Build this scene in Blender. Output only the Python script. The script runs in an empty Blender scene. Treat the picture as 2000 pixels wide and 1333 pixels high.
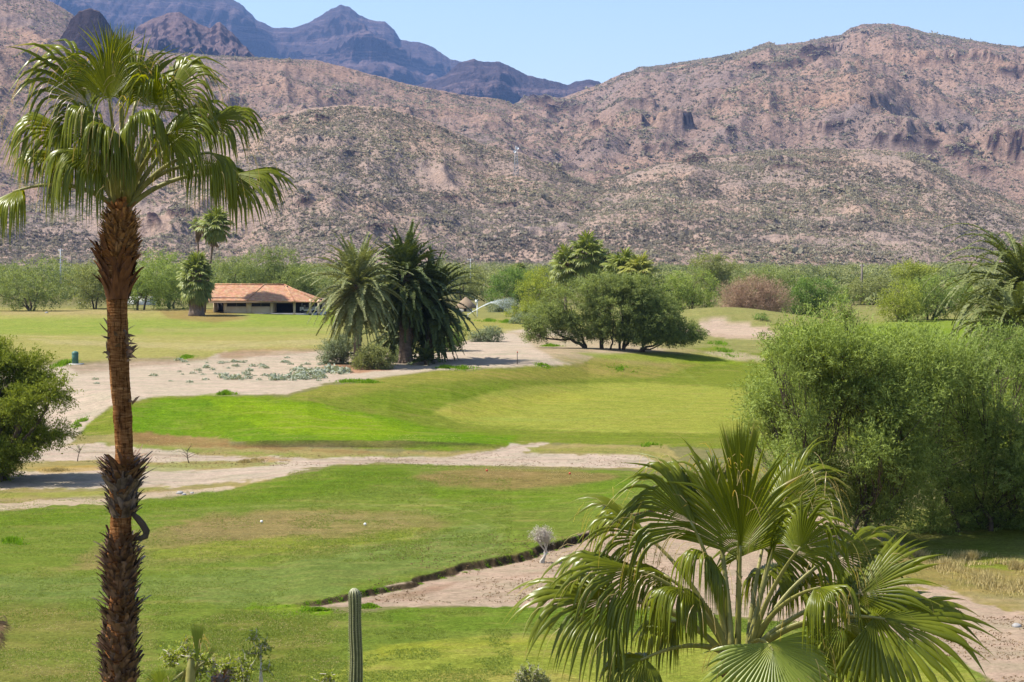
import bpy, math, random
import numpy as np
from mathutils import Vector, Matrix

# ------------------------------------------------------------------ camera, sky, sun, exposure
scn = bpy.context.scene
col = scn.collection
F = 3732.0                      # focal length in pixels of the 2000 px wide photograph
CAMZ = 10.0
PITCH = math.atan(166.5 / F)    # horizon sits at y = 500 of 1333
cam_d = bpy.data.cameras.new("camera")
cam = bpy.data.objects.new("camera", cam_d)
col.objects.link(cam)
cam.location = (0, 0, CAMZ)
cam.rotation_euler = (math.radians(90) - PITCH, 0, 0)
cam_d.sensor_width = 36.0
cam_d.lens = 36.0 * F / 2000.0
cam_d.clip_start = 0.5
cam_d.clip_end = 40000
scn.camera = cam

SUN_EL = math.radians(55)
SUN_AZ = math.radians(-90)      # from +Y towards +X: the sun stands to the left, a little beyond the scene
world = bpy.data.worlds.new("World")
scn.world = world
world.use_nodes = True
wn = world.node_tree
bg = wn.nodes["Background"]
sky = wn.nodes.new("ShaderNodeTexSky")
sky.sky_type = 'NISHITA'
sky.sun_disc = False
sky.sun_elevation = SUN_EL
sky.sun_rotation = SUN_AZ
sky.altitude = 100
sky.air_density = 1.0
sky.dust_density = 0.9
sky.ozone_density = 0.8
wn.links.new(sky.outputs[0], bg.inputs[0])
bg.inputs[1].default_value = 0.108
sun_d = bpy.data.lights.new("sun", 'SUN')
sun_d.energy = 5.0
sun_d.angle = math.radians(0.5)
sun_d.color = (1.0, 0.95, 0.86)
sun = bpy.data.objects.new("sun", sun_d)
col.objects.link(sun)
sdir = Vector((math.sin(SUN_AZ) * math.cos(SUN_EL), math.cos(SUN_AZ) * math.cos(SUN_EL), math.sin(SUN_EL)))
sun.rotation_euler = sdir.to_track_quat('Z', 'Y').to_euler()
sun.location = (-50, 20, 90)
scn.view_settings.view_transform = 'Standard'
scn.view_settings.look = 'None'
scn.view_settings.gamma = 1.0
scn.view_settings.exposure = 1.03
cy = scn.cycles
cy.max_bounces = 6; cy.diffuse_bounces = 2; cy.glossy_bounces = 2; cy.transmission_bounces = 3
cy.volume_bounces = 0; cy.transparent_max_bounces = 8
cy.caustics_reflective = False; cy.caustics_refractive = False

# ------------------------------------------------------------------ helpers
rng = np.random.default_rng(7)
SP, CP = math.sin(PITCH), math.cos(PITCH)

def project(x, y, z):
    z = z - CAMZ
    d = y * CP - z * SP
    u = y * SP + z * CP
    return 1000 + F * x / d, 666.5 - F * u / d

def ray(px, py):
    a = (px - 1000) / F; b = (666.5 - py) / F
    return Vector((a, CP + b * SP, -SP + b * CP))     # world direction for unit camera depth

def at(px, py, Y):
    r = ray(px, py)
    return Vector((r.x * Y / r.y, Y, CAMZ + r.z * Y / r.y))

def _h(ix, iy, s):
    n = (ix * 374761393 + iy * 668265263 + s * 974634777) & 0x7fffffff
    n = ((n ^ (n >> 13)) * 1274126177) & 0x7fffffff
    return ((n ^ (n >> 16)) & 0xffff) / 65535.0

def noise2(x, y, s=0):
    x = np.asarray(x, float); y = np.asarray(y, float)
    ix = np.floor(x).astype(np.int64); iy = np.floor(y).astype(np.int64)
    fx = x - ix; fy = y - iy
    fx = fx * fx * fx * (fx * (fx * 6 - 15) + 10); fy = fy * fy * fy * (fy * (fy * 6 - 15) + 10)
    a = _h(ix, iy, s); b = _h(ix + 1, iy, s); c = _h(ix, iy + 1, s); d = _h(ix + 1, iy + 1, s)
    return (a + (b - a) * fx + (c - a) * fy + (a - b - c + d) * fx * fy) * 2 - 1

def fbm(x, y, o=4, s=0, g=0.5):
    v = 0; a = 1.0; t = 0
    for i in range(o):
        v = v + a * noise2(x, y, s + i * 17); t += a
        x = np.asarray(x) * 2.03 + 13.7; y = np.asarray(y) * 2.03 + 5.1; a *= g
    return v / t

def ridged(x, y, o=5, s=0, g=0.5):
    v = 0; a = 1.0; t = 0
    for i in range(o):
        v = v + a * (1 - 2 * np.abs(noise2(x, y, s + i * 17))); t += a
        x = np.asarray(x) * 2.07 + 3.7; y = np.asarray(y) * 2.07 + 9.1; a *= g
    return v / t

def sstep(a, b, x):
    t = np.clip((np.asarray(x, float) - a) / (b - a), 0, 1)
    return t * t * (3 - 2 * t)

def np_mesh(name, V, Fc, mat=None, smooth=True, attrs=None):
    """V (n,3), Fc (m,k) or a list of such arrays"""
    if not isinstance(Fc, (list, tuple)): Fc = [Fc]
    Fc = [np.asarray(f) for f in Fc if len(f)]
    me = bpy.data.meshes.new(name)
    V = np.asarray(V, np.float32)
    me.vertices.add(len(V)); me.vertices.foreach_set('co', V.ravel())
    nl = sum(f.size for f in Fc); nf = sum(len(f) for f in Fc)
    me.loops.add(nl); me.polygons.add(nf)
    me.loops.foreach_set('vertex_index', np.concatenate([f.ravel() for f in Fc]).astype(np.int32))
    tot = np.concatenate([np.full(len(f), f.shape[1]) for f in Fc])
    me.polygons.foreach_set('loop_start', np.concatenate([[0], np.cumsum(tot)[:-1]]).astype(np.int32))
    if smooth: me.polygons.foreach_set('use_smooth', np.ones(nf, bool))
    me.update(calc_edges=True)
    for k, a in (attrs or {}).items():
        a = np.asarray(a, np.float32)
        if a.ndim == 1:
            me.attributes.new(k, 'FLOAT', 'POINT').data.foreach_set('value', a)
        else:
            a4 = np.ones((len(a), 4), np.float32); a4[:, :3] = a
            me.attributes.new(k, 'FLOAT_COLOR', 'POINT').data.foreach_set('color', a4.ravel())
    if mat: me.materials.append(mat)
    return me

def link(name, me, parent=None, loc=None):
    o = bpy.data.objects.new(name, me); col.objects.link(o)
    if parent is not None: o.parent = parent
    if loc is not None: o.location = loc
    return o

def tag(o, label=None, cat=None, group=None, kind=None):
    if label: o['label'] = label
    if cat: o['category'] = cat
    if group: o['group'] = group
    if kind: o['kind'] = kind
    return o

def empty(name, loc, rz=0.0):
    o = bpy.data.objects.new(name, None); col.objects.link(o)
    o.location = loc; o.rotation_euler = (0, 0, rz); o.empty_display_size = 0.3
    return o

class MB:
    """collects vertices and faces (quads, tris) of one mesh"""
    def __init__(s): s.v = []; s.f = {3: [], 4: []}; s.t = []; s.n = 0
    def add(s, V, Fc, tint=0.5):
        V = np.asarray(V, float).reshape(-1, 3); Fc = np.asarray(Fc)
        s.v.append(V); s.f[Fc.shape[1]].append(Fc + s.n); s.n += len(V)
        s.t.append(np.full(len(V), tint) if np.isscalar(tint) else np.asarray(tint))
    def box(s, a, b, tint=0.5):
        x0, y0, z0 = a; x1, y1, z1 = b
        V = [(x0,y0,z0),(x1,y0,z0),(x1,y1,z0),(x0,y1,z0),(x0,y0,z1),(x1,y0,z1),(x1,y1,z1),(x0,y1,z1)]
        s.add(V, [(0,3,2,1),(4,5,6,7),(0,1,5,4),(1,2,6,5),(2,3,7,6),(3,0,4,7)], tint)
    def tube(s, P, R, n=6, tint=0.5, cap=True, flat=1.0):
        P = np.asarray(P, float); R = np.broadcast_to(np.asarray(R, float), (len(P),))
        T = np.gradient(P, axis=0); T /= np.linalg.norm(T, axis=1)[:, None] + 1e-9
        ref = np.array([0, 1.0, 0.03]) if abs(T[0][1]) < 0.9 else np.array([1.0, 0, 0])
        A = np.cross(T, ref); A /= np.linalg.norm(A, axis=1)[:, None] + 1e-9
        B = np.cross(T, A)
        an = np.arange(n) * 2 * math.pi / n
        V = P[:, None] + R[:, None, None] * (np.cos(an)[None, :, None] * A[:, None] + flat * np.sin(an)[None, :, None] * B[:, None])
        i = np.arange(len(P) - 1)[:, None] * n; j = np.arange(n)[None]; k = (j + 1) % n
        q = np.stack([i + j, i + k, i + n + k, i + n + j], -1).reshape(-1, 4)
        base = s.n
        s.add(V.reshape(-1, 3), q, tint)
        if cap:
            c = np.vstack([P[0], P[-1]])
            L = (len(P) - 1) * n
            t = [(len(P) * n, (m + 1) % n, m) for m in range(n)] + [(len(P) * n + 1, L + m, L + (m + 1) % n) for m in range(n)]
            s.v[-1] = np.vstack([s.v[-1], c]); s.t[-1] = np.concatenate([s.t[-1], s.t[-1][:2]]); s.n += 2
            s.f[3].append(np.array(t) + base)
    def lathe(s, prof, n=24, c=(0, 0, 0), tint=0.5, wob=0, seed=0):
        P = np.array([(0, 0, z) for r, z in prof]) + np.array(c)
        r = np.random.default_rng(seed); an = np.arange(n) * 2 * math.pi / n
        V = []
        for (rr, z), p in zip(prof, P):
            k = rr * (1 + wob * r.uniform(-1, 1, n))
            V.append(np.stack([p[0] + k * np.cos(an), p[1] + k * np.sin(an), np.full(n, p[2])], 1))
        V = np.array(V)
        i = np.arange(len(P) - 1)[:, None] * n; j = np.arange(n)[None]; k = (j + 1) % n
        s.add(V.reshape(-1, 3), np.stack([i + j, i + k, i + n + k, i + n + j], -1).reshape(-1, 4), tint)
    def mesh(s, name, mat, smooth=True):
        return np_mesh(name, np.vstack(s.v), [np.vstack(f) for f in s.f.values() if f], mat, smooth, {'tint': np.concatenate(s.t)})
    def build(s, name, mat, parent=None, loc=None, smooth=True):
        return link(name, s.mesh(name, mat, smooth), parent, loc)

# ------------------------------------------------------------------ materials
def srgb(r, g, b, gain=1.0):
    f = lambda c: (c / 255) / 12.92 if c / 255 <= 0.04045 else ((c / 255 + 0.055) / 1.055) ** 2.4
    return (f(r) * gain, f(g) * gain, f(b) * gain)

def new_mat(name):
    m = bpy.data.materials.new(name); m.use_nodes = True
    nt = m.node_tree; nt.nodes.clear()
    out = nt.nodes.new('ShaderNodeOutputMaterial')
    return m, nt, out

def N(nt, kind, **kw):
    n = nt.nodes.new(kind)
    for k, v in kw.items():
        if k in n.inputs: n.inputs[k].default_value = v
        else: setattr(n, k, v)
    return n

def mixc(nt, fac, a, b, mode='MIX'):
    n = nt.nodes.new('ShaderNodeMix'); n.data_type = 'RGBA'; n.blend_type = mode
    for i, v in ((0, fac), (6, a), (7, b)):
        if isinstance(v, bpy.types.NodeSocket): nt.links.new(v, n.inputs[i])
        elif isinstance(v, (int, float)): n.inputs[i].default_value = v
        else: n.inputs[i].default_value = (*v, 1)
    return n.outputs[2]

def ramp(nt, src, stops):
    n = nt.nodes.new('ShaderNodeValToRGB')
    cr = n.color_ramp
    while len(cr.elements) < len(stops): cr.elements.new(0.5)
    for e, (p, c) in zip(cr.elements, stops):
        e.position = p; e.color = (*c, 1) if len(c) == 3 else c
    nt.links.new(src, n.inputs[0])
    return n.outputs[0]

def gray(v): return (v, v, v)

def objc(nt): return nt.nodes.new('ShaderNodeTexCoord').outputs['Object']

def noise_n(nt, scale, detail=3, vec=None, rough=0.55):
    n = N(nt, 'ShaderNodeTexNoise', Scale=scale, Detail=detail, Roughness=rough)
    nt.links.new(vec if vec is not None else objc(nt), n.inputs['Vector'])
    return n.outputs[0]

def bump(nt, h, strength=0.5, dist=0.05):
    n = N(nt, 'ShaderNodeBump', Strength=strength, Distance=dist)
    nt.links.new(h, n.inputs['Height'])
    return n.outputs[0]

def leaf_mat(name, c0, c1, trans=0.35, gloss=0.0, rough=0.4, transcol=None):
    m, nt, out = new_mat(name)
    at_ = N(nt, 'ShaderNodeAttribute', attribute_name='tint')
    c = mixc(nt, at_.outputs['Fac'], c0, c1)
    if gloss > 0:
        dry = N(nt, 'ShaderNodeMath', operation='SUBTRACT', use_clamp=True); nt.links.new(at_.outputs['Fac'], dry.inputs[0]); dry.inputs[1].default_value = 1.0
        c = mixc(nt, dry.outputs[0], c, (0.34, 0.25, 0.11))
        d = N(nt, 'ShaderNodeBsdfPrincipled', Roughness=rough)
        d.inputs['Specular IOR Level'].default_value = gloss
        nt.links.new(c, d.inputs['Base Color'])
    else:
        d = N(nt, 'ShaderNodeBsdfDiffuse'); nt.links.new(c, d.inputs[0])
    t = N(nt, 'ShaderNodeBsdfTranslucent')
    tc = mixc(nt, 1.0, c, transcol or (1.5, 1.5, 0.55), 'MULTIPLY')
    nt.links.new(tc, t.inputs[0])
    mx = N(nt, 'ShaderNodeMixShader', Fac=trans)
    nt.links.new(d.outputs[0], mx.inputs[1]); nt.links.new(t.outputs[0], mx.inputs[2])
    nt.links.new(mx.outputs[0], out.inputs[0])
    return m

def rough_mat(name, c0, c1, scale=8, rough=0.9, bs=0.4, bd=0.02, stretch=None, detail=4, tint=0.0, spec=0.3):
    m, nt, out = new_mat(name)
    v = objc(nt)
    if stretch:
        mp = N(nt, 'ShaderNodeMapping'); mp.inputs['Scale'].default_value = stretch
        nt.links.new(v, mp.inputs[0]); v = mp.outputs[0]
    n = noise_n(nt, scale, detail, v)
    f = ramp(nt, n, [(0.3, gray(0)), (0.7, gray(1))])
    c = mixc(nt, f, c0, c1)
    if tint:
        a = N(nt, 'ShaderNodeAttribute', attribute_name='tint')
        k = ramp(nt, a.outputs['Fac'], [(0, gray(1 - tint)), (1, gray(1 + tint))])
        c = mixc(nt, 1.0, c, k, 'MULTIPLY')
    b = N(nt, 'ShaderNodeBsdfPrincipled', Roughness=rough)
    b.inputs['Specular IOR Level'].default_value = spec
    nt.links.new(c, b.inputs['Base Color'])
    if bs: nt.links.new(bump(nt, n, bs, bd), b.inputs['Normal'])
    nt.links.new(b.outputs[0], out.inputs[0])
    return m

# ------------------------------------------------------------------ ground: height and ground cover
def interp(x, pts):
    p = np.array(pts, float)
    return np.interp(x, p[:, 0], p[:, 1])

STEP_EDGE = [(-300, 1300), (480, 1198), (570, 1192), (640, 1184), (700, 1171), (800, 1152), (900, 1128), (985, 1106), (1050, 1093), (1110, 1074), (1165, 1048), (1230, 1022), (1300, 1000), (1500, 990), (2400, 980)]
def ground_z(x, y):
    x = np.asarray(x, float); y = np.asarray(y, float)
    D = np.maximum(y, 1.0); px = 1000 + F * x / D
    w = fbm(x / 9, y / 9, 3, 5)
    # the plateau beyond the bank of the middle fairway
    b = interp(px, [(-400, 96), (170, 99), (300, 101), (760, 101), (880, 106), (1000, 118), (1150, 140), (1300, 150), (1500, 158), (2400, 150)])
    wd = interp(px, [(-400, 40), (100, 30), (220, 16), (600, 15), (800, 26), (1000, 30), (1300, 26), (2400, 30)])
    z = 1.6 * sstep(0, 1, (D + w * 1.2 - b) / wd)
    # small eroded lip at the foot of that bank
    lip = sstep(0, 0.35, D + w * 0.5 - 99.6) * (1 - sstep(1, 10, D - 100)) * sstep(380, 520, px) * (1 - sstep(900, 1020, px))
    z = z + 0.26 * lip
    # cut edge between the near fairway and the sandy path
    ey = interp(px, STEP_EDGE)
    De = F * CAMZ / (ey - 500)
    e = D - De + 0.7 * fbm(x * .55, y * .55, 3, 19) + 0.25 * fbm(x * 1.3, y * 1.3, 3, 9) + 0.1 * noise2(x * 6, y * 6, 4)
    fade = sstep(520, 640, px) * (1 - sstep(1500, 1800, px))
    z = z + fade * (0.19 + .13 * fbm(x * .4, y * .2, 2, 66)) * sstep(-0.20, 0.20, e) * (1 - sstep(3, 16, e))
    # swale carrying the lower path, rim of the near fairway
    z = z - 0.15 * np.exp(-((D - 94) / 5) ** 2)
    z = z + 0.35 * np.exp(-((D - 84) / 6) ** 2) * sstep(350, 700, px) * (1 - sstep(1200, 1400, px))
    # sandy humps
    for hx, hd, hr, hh in ((520, 162, 7, 0.75), (640, 170, 6, 0.6), (300, 150, 9, 0.35), (1440, 232, 9, 1.7), (1385, 240, 7, 1.2), (1010, 165, 10, 0.4), (230, 262, 12, 0.5), (420, 262, 16, 0.5), (560, 240, 14, 0.3), (1700, 205, 14, 0.7)):
        cx = (hx - 1000) / F * hd
        z = z + hh * np.exp(-((x - cx) ** 2 / (hr * 1.4) ** 2 + (D - hd) ** 2 / hr ** 2))
    # bunker-like cut at the right
    for hx, hy_, hr, hh in ((1400, 212, 2.2, -0.7), (1470, 222, 2.4, -0.6)):
        cx = (hx - 1000) / F * hy_
        z = z + hh * np.exp(-(((x - cx) * 0.45 + (D - hy_) * 0.2) ** 2 / hr ** 2 + (D - hy_) ** 2 / (hr * 2.0) ** 2))
    # gentle relief
    z = z + 0.16 * fbm(x / 22, y / 30, 3, 31) * sstep(30, 90, D)
    z = z + 0.22 * fbm(x / 40, y / 60, 2, 77) * sstep(100, 150, D) * (1 - sstep(600, 900, D))
    z = z + 0.025 * fbm(x * 1.1, y * 0.8, 3, 41) * (1 - sstep(120, 260, D))
    return z

def gz(x, y): return float(ground_z(np.array([x]), np.array([y]))[0])

def ground_at(px, py):
    """first point of the ground seen at a photograph pixel"""
    r = ray(px, py)
    Y = np.concatenate([np.arange(25, 250, 0.1), np.arange(250, 3000, 1.0)])
    x = r.x / r.y * Y; z = CAMZ + r.z / r.y * Y
    g = ground_z(x, Y)
    i = int(np.argmax(z < g)) if (z < g).any() else len(Y) - 1
    return Vector((x[i], Y[i], g[i]))

def poly_sd(px, py, poly):
    """signed distance to a polygon, positive inside (photograph pixels)"""
    P = np.array(poly, float); Q = np.roll(P, -1, 0)
    d = np.full(px.shape, 1e9); ins = np.zeros(px.shape, bool)
    for (ax, ay), (bx, by) in zip(P, Q):
        ex, ey = bx - ax, by - ay
        t = np.clip(((px - ax) * ex + (py - ay) * ey) / (ex * ex + ey * ey + 1e-9), 0, 1)
        # distances across the view count less: ground is foreshortened
        d = np.minimum(d, ((px - ax - t * ex) * 0.35) ** 2 + (py - ay - t * ey) ** 2)
        c = ((ay > py) != (by > py)) & (px < (bx - ax) * (py - ay) / (by - ay + 1e-12) + ax)
        ins ^= c
    return np.where(ins, 1, -1) * np.sqrt(d)

GAIN = 0.46
GRASS, SAND = 1, 2
# polygon, colour as it looks in full sun, edge softness, edge roughness, opacity, cover class, inner patchiness
COVER = [
 ([(-400,600),(2400,600),(2400,700),(-400,700)], (160,160,100), 8, 4, 1, 0, .3),
 # far fairway on the left
 ([(-400,603),(640,603),(660,700),(-400,712)], (182,178,118), 3, 2, 1, GRASS, .35),
 ([(-400,622),(100,622),(330,622),(640,632),(640,652),(330,655),(-400,656)], (154,176,86), 5, 3, .8, GRASS, .3),
 ([(480,600),(660,600),(660,635),(480,628)], (152,176,80), 4, 3, .8, GRASS, .3),
 ([(0,606),(200,604),(340,607),(200,616),(0,615)], (190,172,125), 3, 2, .7, 0, .3),
 ([(310,607),(430,603),(480,622),(420,632),(330,622)], (165,138,92), 4, 3, .75, 0, .3),
 ([(60,662),(300,668),(420,672),(640,662),(640,672),(420,684),(100,672)], (200,188,140), 3, 3, .6, 0, .4),
 ([(280,640),(640,640),(640,648),(280,650)], (186,176,118), 3, 2, .6, 0, .4),
 # sand beyond the bank
 ([(120,716),(400,702),(440,688),(620,686),(850,692),(900,668),(1000,640),(1060,634),(1130,655),(1420,700),(1440,715),(1130,712),(1000,718),(850,724),(740,738),(640,750),(560,770),(420,773),(300,776),(215,795),(165,840),(140,870),(-400,890),(-400,725)], (216,200,180), 2, 3, 1, SAND, .3),
 ([(430,690),(470,683),(560,681),(640,684),(560,692),(470,700),(430,700)], (178,150,120), 3, 2, .8, SAND, .4),
 ([(130,715),(250,700),(420,700),(340,712),(230,722),(160,730)], (175,155,132), 4, 3, .8, SAND, .4),
 ([(640,705),(720,716),(760,722),(700,728),(620,722)], (185,130,90), 3, 3, .7, 0, .4),
 ([(930,622),(1060,626),(1040,640),(960,655),(900,668),(905,625)], (180,176,108), 3, 3, .9, GRASS, .35),
 # middle fairway
 ([(160,852),(185,815),(215,797),(300,775),(430,772),(560,773),(640,754),(740,742),(850,726),(1000,719),(1130,714),(1160,695),(1400,676),(1480,690),(1600,640),(2400,640),(2400,890),(1300,872),(1050,866),(960,880),(880,884),(700,878),(450,864),(300,852)], (138,152,66), 2, 3, 1, GRASS, .3),
 ([(640,752),(850,726),(1000,719),(1140,714),(1250,735),(1120,742),(960,742),(800,752),(700,770),(640,778),(580,773)], (165,160,88), 5, 4, .75, GRASS, .45),
 ([(1000,650),(1180,660),(1360,682),(1500,702),(1350,700),(1300,718),(1180,706),(1080,700)], (186,168,128), 4, 3, .7, 0, .3),
 ([(1090,700),(1250,700),(1360,712),(1280,740),(1150,732)], (170,160,96), 5, 4, .7, GRASS, .4),
 ([(1120,690),(1250,690),(1400,694),(1460,712),(1300,708),(1180,702)], (150,172,62), 3, 2, .8, GRASS, .3),
 ([(230,800),(300,782),(430,774),(560,778),(700,806),(830,832),(1000,852),(1000,868),(880,880),(700,874),(440,862),(270,848)], (120,158,36), 4, 3, .95, GRASS, .3),
 ([(400,777),(560,780),(640,800),(760,830),(860,850),(700,862),(560,850),(430,810)], (148,178,36), 8, 5, .8, GRASS, .35),
 ([(690,775),(850,762),(990,750),(1000,770),(860,800),(840,815),(740,800)], (126,152,50), 6, 5, .7, GRASS, .3),
 ([(845,806),(880,785),(960,765),(1080,752),(1250,748),(1520,762),(1520,850),(1350,846),(1200,846),(1040,840),(900,830)], (174,180,90), 4, 3, .9, GRASS, .3),
 ([(850,806),(900,790),(960,775),(1100,765),(1200,775),(1000,800),(900,826)], (188,188,90), 5, 4, .6, GRASS, .4),
 ([(1300,640),(1500,640),(1520,664),(1420,662),(1340,650)], (205,182,160), 2, 2, 1, SAND, .2),
 ([(1360,628),(1400,624),(1450,632),(1520,655),(1440,655),(1380,650)], (214,192,172), 2, 2, 1, SAND, .2),
 ([(1380,690),(1420,682),(1480,694),(1500,706),(1440,705)], (205,190,160), 2, 3, .8, SAND, .2),
 ([(1520,640),(2400,600),(2400,700),(1700,690)], (140,170,60), 4, 3, .8, GRASS, .3),
 # waste strip with the lower path
 ([(-400,905),(130,868),(160,852),(300,850),(450,862),(700,876),(880,882),(1050,868),(1300,872),(1350,930),(1230,918),(1000,912),(650,910),(450,957),(200,985),(-400,1030)], (176,164,108), 2, 4, 1, 0, .5),
 ([(260,846),(450,862),(700,878),(860,884),(700,890),(450,878),(260,866)], (158,128,86), 2, 4, .85, 0, .5),
 ([(200,868),(560,884),(860,892),(700,898),(420,890),(180,880)], (150,165,88), 3, 5, .8, GRASS, .5),
 ([(-400,880),(40,868),(200,870),(420,888),(600,895),(880,892),(960,880),(1000,868),(1070,866),(1030,884),(1250,888),(1290,916),(1000,911),(660,908),(560,930),(450,945),(330,952),(200,956),(-400,962),(-400,925),(60,924),(200,914),(420,915),(560,905),(300,902),(60,904),(-400,912)], (216,199,180), 2, 4, 1, SAND, .3),
 ([(230,915),(400,900),(560,905),(480,915),(330,922)], (172,176,120), 3, 4, .8, GRASS, .5),
 ([(460,896),(520,892),(560,898),(500,904)], (190,158,96), 2, 3, .7, 0, .4),
 ([(60,915),(170,905),(200,914),(90,924)], (204,172,96), 3, 3, .7, 0, .4),
 ([(-400,984),(40,980),(240,968),(450,950),(470,955),(300,976),(200,988),(-400,1012)], (212,194,168), 1.5, 3, .95, SAND, .3),
 ([(-400,962),(60,960),(230,956),(330,950),(240,968),(-400,982)], (168,172,96), 3, 4, .8, GRASS, .4),
 ([(1030,874),(1250,876),(1300,892),(1150,886),(1040,884)], (158,160,92), 2, 4, .9, GRASS, .4),
 # near fairway
 ([(-400,1030),(200,986),(450,958),(560,930),(650,909),(760,907),(1000,912),(1230,918),(1330,940),(1330,1010),(1230,1015),(1165,1041),(1050,1087),(900,1123),(700,1167),(570,1190),(650,1196),(740,1188),(1040,1185),(1330,1192),(1800,1250),(1900,1300),(1980,1420),(-400,1420)], (130,149,70), 1.5, 3, 1, GRASS, .3),
 ([(-400,1035),(200,992),(450,964),(560,936),(660,912),(780,914),(820,935),(700,960),(450,985),(200,1015),(-400,1060)], (116,144,50), 6, 4, .85, GRASS, .3),
 ([(820,950),(1000,962),(1230,940),(1230,975),(1000,990),(860,975)], (120,150,50), 6, 4, .7, GRASS, .3),
 ([(800,932),(880,916),(1000,913),(1130,918),(1200,930),(1120,946),(980,956),(860,948)], (158,140,98), 5, 3, .9, GRASS, .35),
 ([(930,920),(1010,916),(1080,922),(1010,934),(940,930)], (168,146,108), 4, 3, .7, GRASS, .35),
 ([(150,1090),(280,1040),(430,1005),(620,996),(800,1000),(880,1020),(800,1056),(600,1082),(350,1112),(120,1112)], (158,146,100), 9, 5, .85, GRASS, .5),
 ([(330,1030),(500,1008),(760,1008),(800,1026),(600,1044),(360,1058)], (168,150,112), 8, 5, .7, GRASS, .5),
 ([(280,1082),(450,1062),(700,1050),(820,1032),(800,1056),(600,1076),(300,1098)], (140,160,54), 6, 5, .7, GRASS, .4),
 ([(-400,1120),(200,1125),(500,1095),(800,1060),(950,1020),(1000,1080),(800,1130),(560,1180),(200,1180),(-400,1170)], (132,150,90), 10, 6, .7, GRASS, .3),
 ([(-400,1190),(120,1180),(330,1210),(300,1290),(200,1420),(-400,1420)], (146,138,86), 12, 8, .6, GRASS, .6),
 ([(400,1200),(640,1215),(660,1300),(560,1360),(330,1330)], (120,128,60), 12, 8, .6, GRASS, .5),
 ([(740,1190),(1040,1186),(1330,1196),(1600,1225),(1400,1236),(1000,1232),(760,1240)], (114,144,54), 4, 4, .8, GRASS, .35),
 # near sandy path, waste ground on the right
 ([(600,1190),(700,1155),(900,1111),(1050,1075),(1165,1030),(1230,1004),(1330,992),(1600,1010),(1800,1070),(2400,1110),(2400,1420),(2000,1420),(1960,1340),(1880,1290),(1780,1250),(1600,1222),(1330,1191),(1040,1184),(860,1184),(740,1187)], (206,184,162), 1.5, 2, 1, SAND, .3),
 ([(640,1188),(760,1163),(900,1134),(860,1160),(740,1180)], (170,140,118), 5, 4, .7, SAND, .3),
 ([(500,1186),(600,1186),(680,1192),(740,1186),(640,1198),(540,1200)], (128,164,34), 2, 4, .9, GRASS, .4),
 ([(1640,1060),(1800,1080),(1900,1100),(2400,1150),(2400,1200),(2050,1215),(1930,1190),(1830,1150),(1700,1130)], (164,152,88), 4, 8, .95, 0, .6),
 ([(1750,1000),(2400,1000),(2400,1120),(1900,1100),(1780,1085)], (150,160,70), 6, 8, .9, GRASS, .5),
 # nearest tee
 ([(640,1420),(665,1310),(700,1276),(760,1258),(900,1243),(1100,1234),(1400,1236),(1700,1262),(1880,1300),(1960,1420)], (166,174,82), 2, 2, .95, GRASS, .3),
 ([(800,1330),(880,1310),(1100,1312),(1200,1330),(1200,1420),(780,1420)], (186,168,108), 8, 5, .8, GRASS, .5),
 ([(720,1262),(900,1248),(1040,1244),(1040,1262),(900,1270),(740,1285)], (172,178,72), 6, 4, .7, GRASS, .3),
]

def strip(pts, w):
    P = np.array(pts, float); d = np.gradient(P, axis=0); n = np.stack([-d[:, 1], d[:, 0]], 1); n /= np.linalg.norm(n, axis=1)[:, None]
    n[:, 1] = np.where(n[:, 1] < 0, -1, 1) * np.maximum(np.abs(n[:, 1]), .7)
    return [tuple(a) for a in np.vstack([P + n * w, (P - n * w)[::-1]])]
# wheel tracks and mower arcs worn into turf and sand
for pts, w, c, op, k in (
 ([(-300, 968), (0, 962), (200, 958), (420, 935), (620, 906), (760, 900), (980, 902)], 1.0, (172, 150, 130), .6, 0),
 ([(-300, 985), (0, 978), (200, 972), (400, 950), (560, 925), (640, 908)], 1.0, (170, 150, 130), .5, 0),
 ([(-100, 893), (200, 884), (420, 894), (700, 900), (900, 896), (1000, 875), (1050, 866)], 1.1, (172, 150, 130), .6, 0),
 ([(560, 903), (760, 905), (960, 900), (1100, 898), (1260, 902)], 1.0, (176, 156, 136), .5, 0),
 ([(760, 1178), (900, 1150), (1000, 1128), (1100, 1112), (1180, 1090)], 1.3, (176, 150, 130), .6, 0),
 ([(820, 1186), (960, 1164), (1080, 1142), (1200, 1120)], 1.3, (176, 150, 130), .5, 0),
 ([(300, 1000), (480, 990), (700, 985), (880, 1005), (950, 1030), (900, 1060)], 1.5, (160, 168, 96), .45, 0),
 ([(700, 990), (830, 985), (930, 1000), (990, 1030), (960, 1070), (860, 1100)], 1.5, (164, 172, 100), .45, 0),
 ([(820, 975), (960, 985), (1080, 978), (1200, 960)], 1.3, (160, 168, 96), .4, 0),
 ([(560, 1000), (740, 1012), (860, 1010), (1000, 985)], 1.2, (164, 160, 104), .4, 0),
 ([(840, 828), (1000, 838), (1200, 842), (1450, 845)], 1.2, (176, 190, 84), .5, 0),
 ([(560, 865), (800, 855), (1000, 850), (1300, 856)], 1.0, (140, 168, 52), .4, 0),
 ([(1180, 640), (1300, 700), (1380, 760), (1340, 800), (1100, 822), (860, 815)], 1.2, (168, 184, 92), .4, 0),
 ([(0, 1160), (200, 1150), (420, 1120), (640, 1080), (860, 1040)], 1.5, (146, 160, 84), .4, 0),
 ([(0, 655), (200, 660), (420, 668), (620, 665)], .9, (206, 192, 140), .6, 0),
 ([(700, 1290), (900, 1280), (1100, 1284), (1300, 1290)], 1.5, (186, 180, 90), .4, 0)):
    COVER.append((strip(pts, w), c, 1.6, 1.2, op, k, .5))

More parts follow.
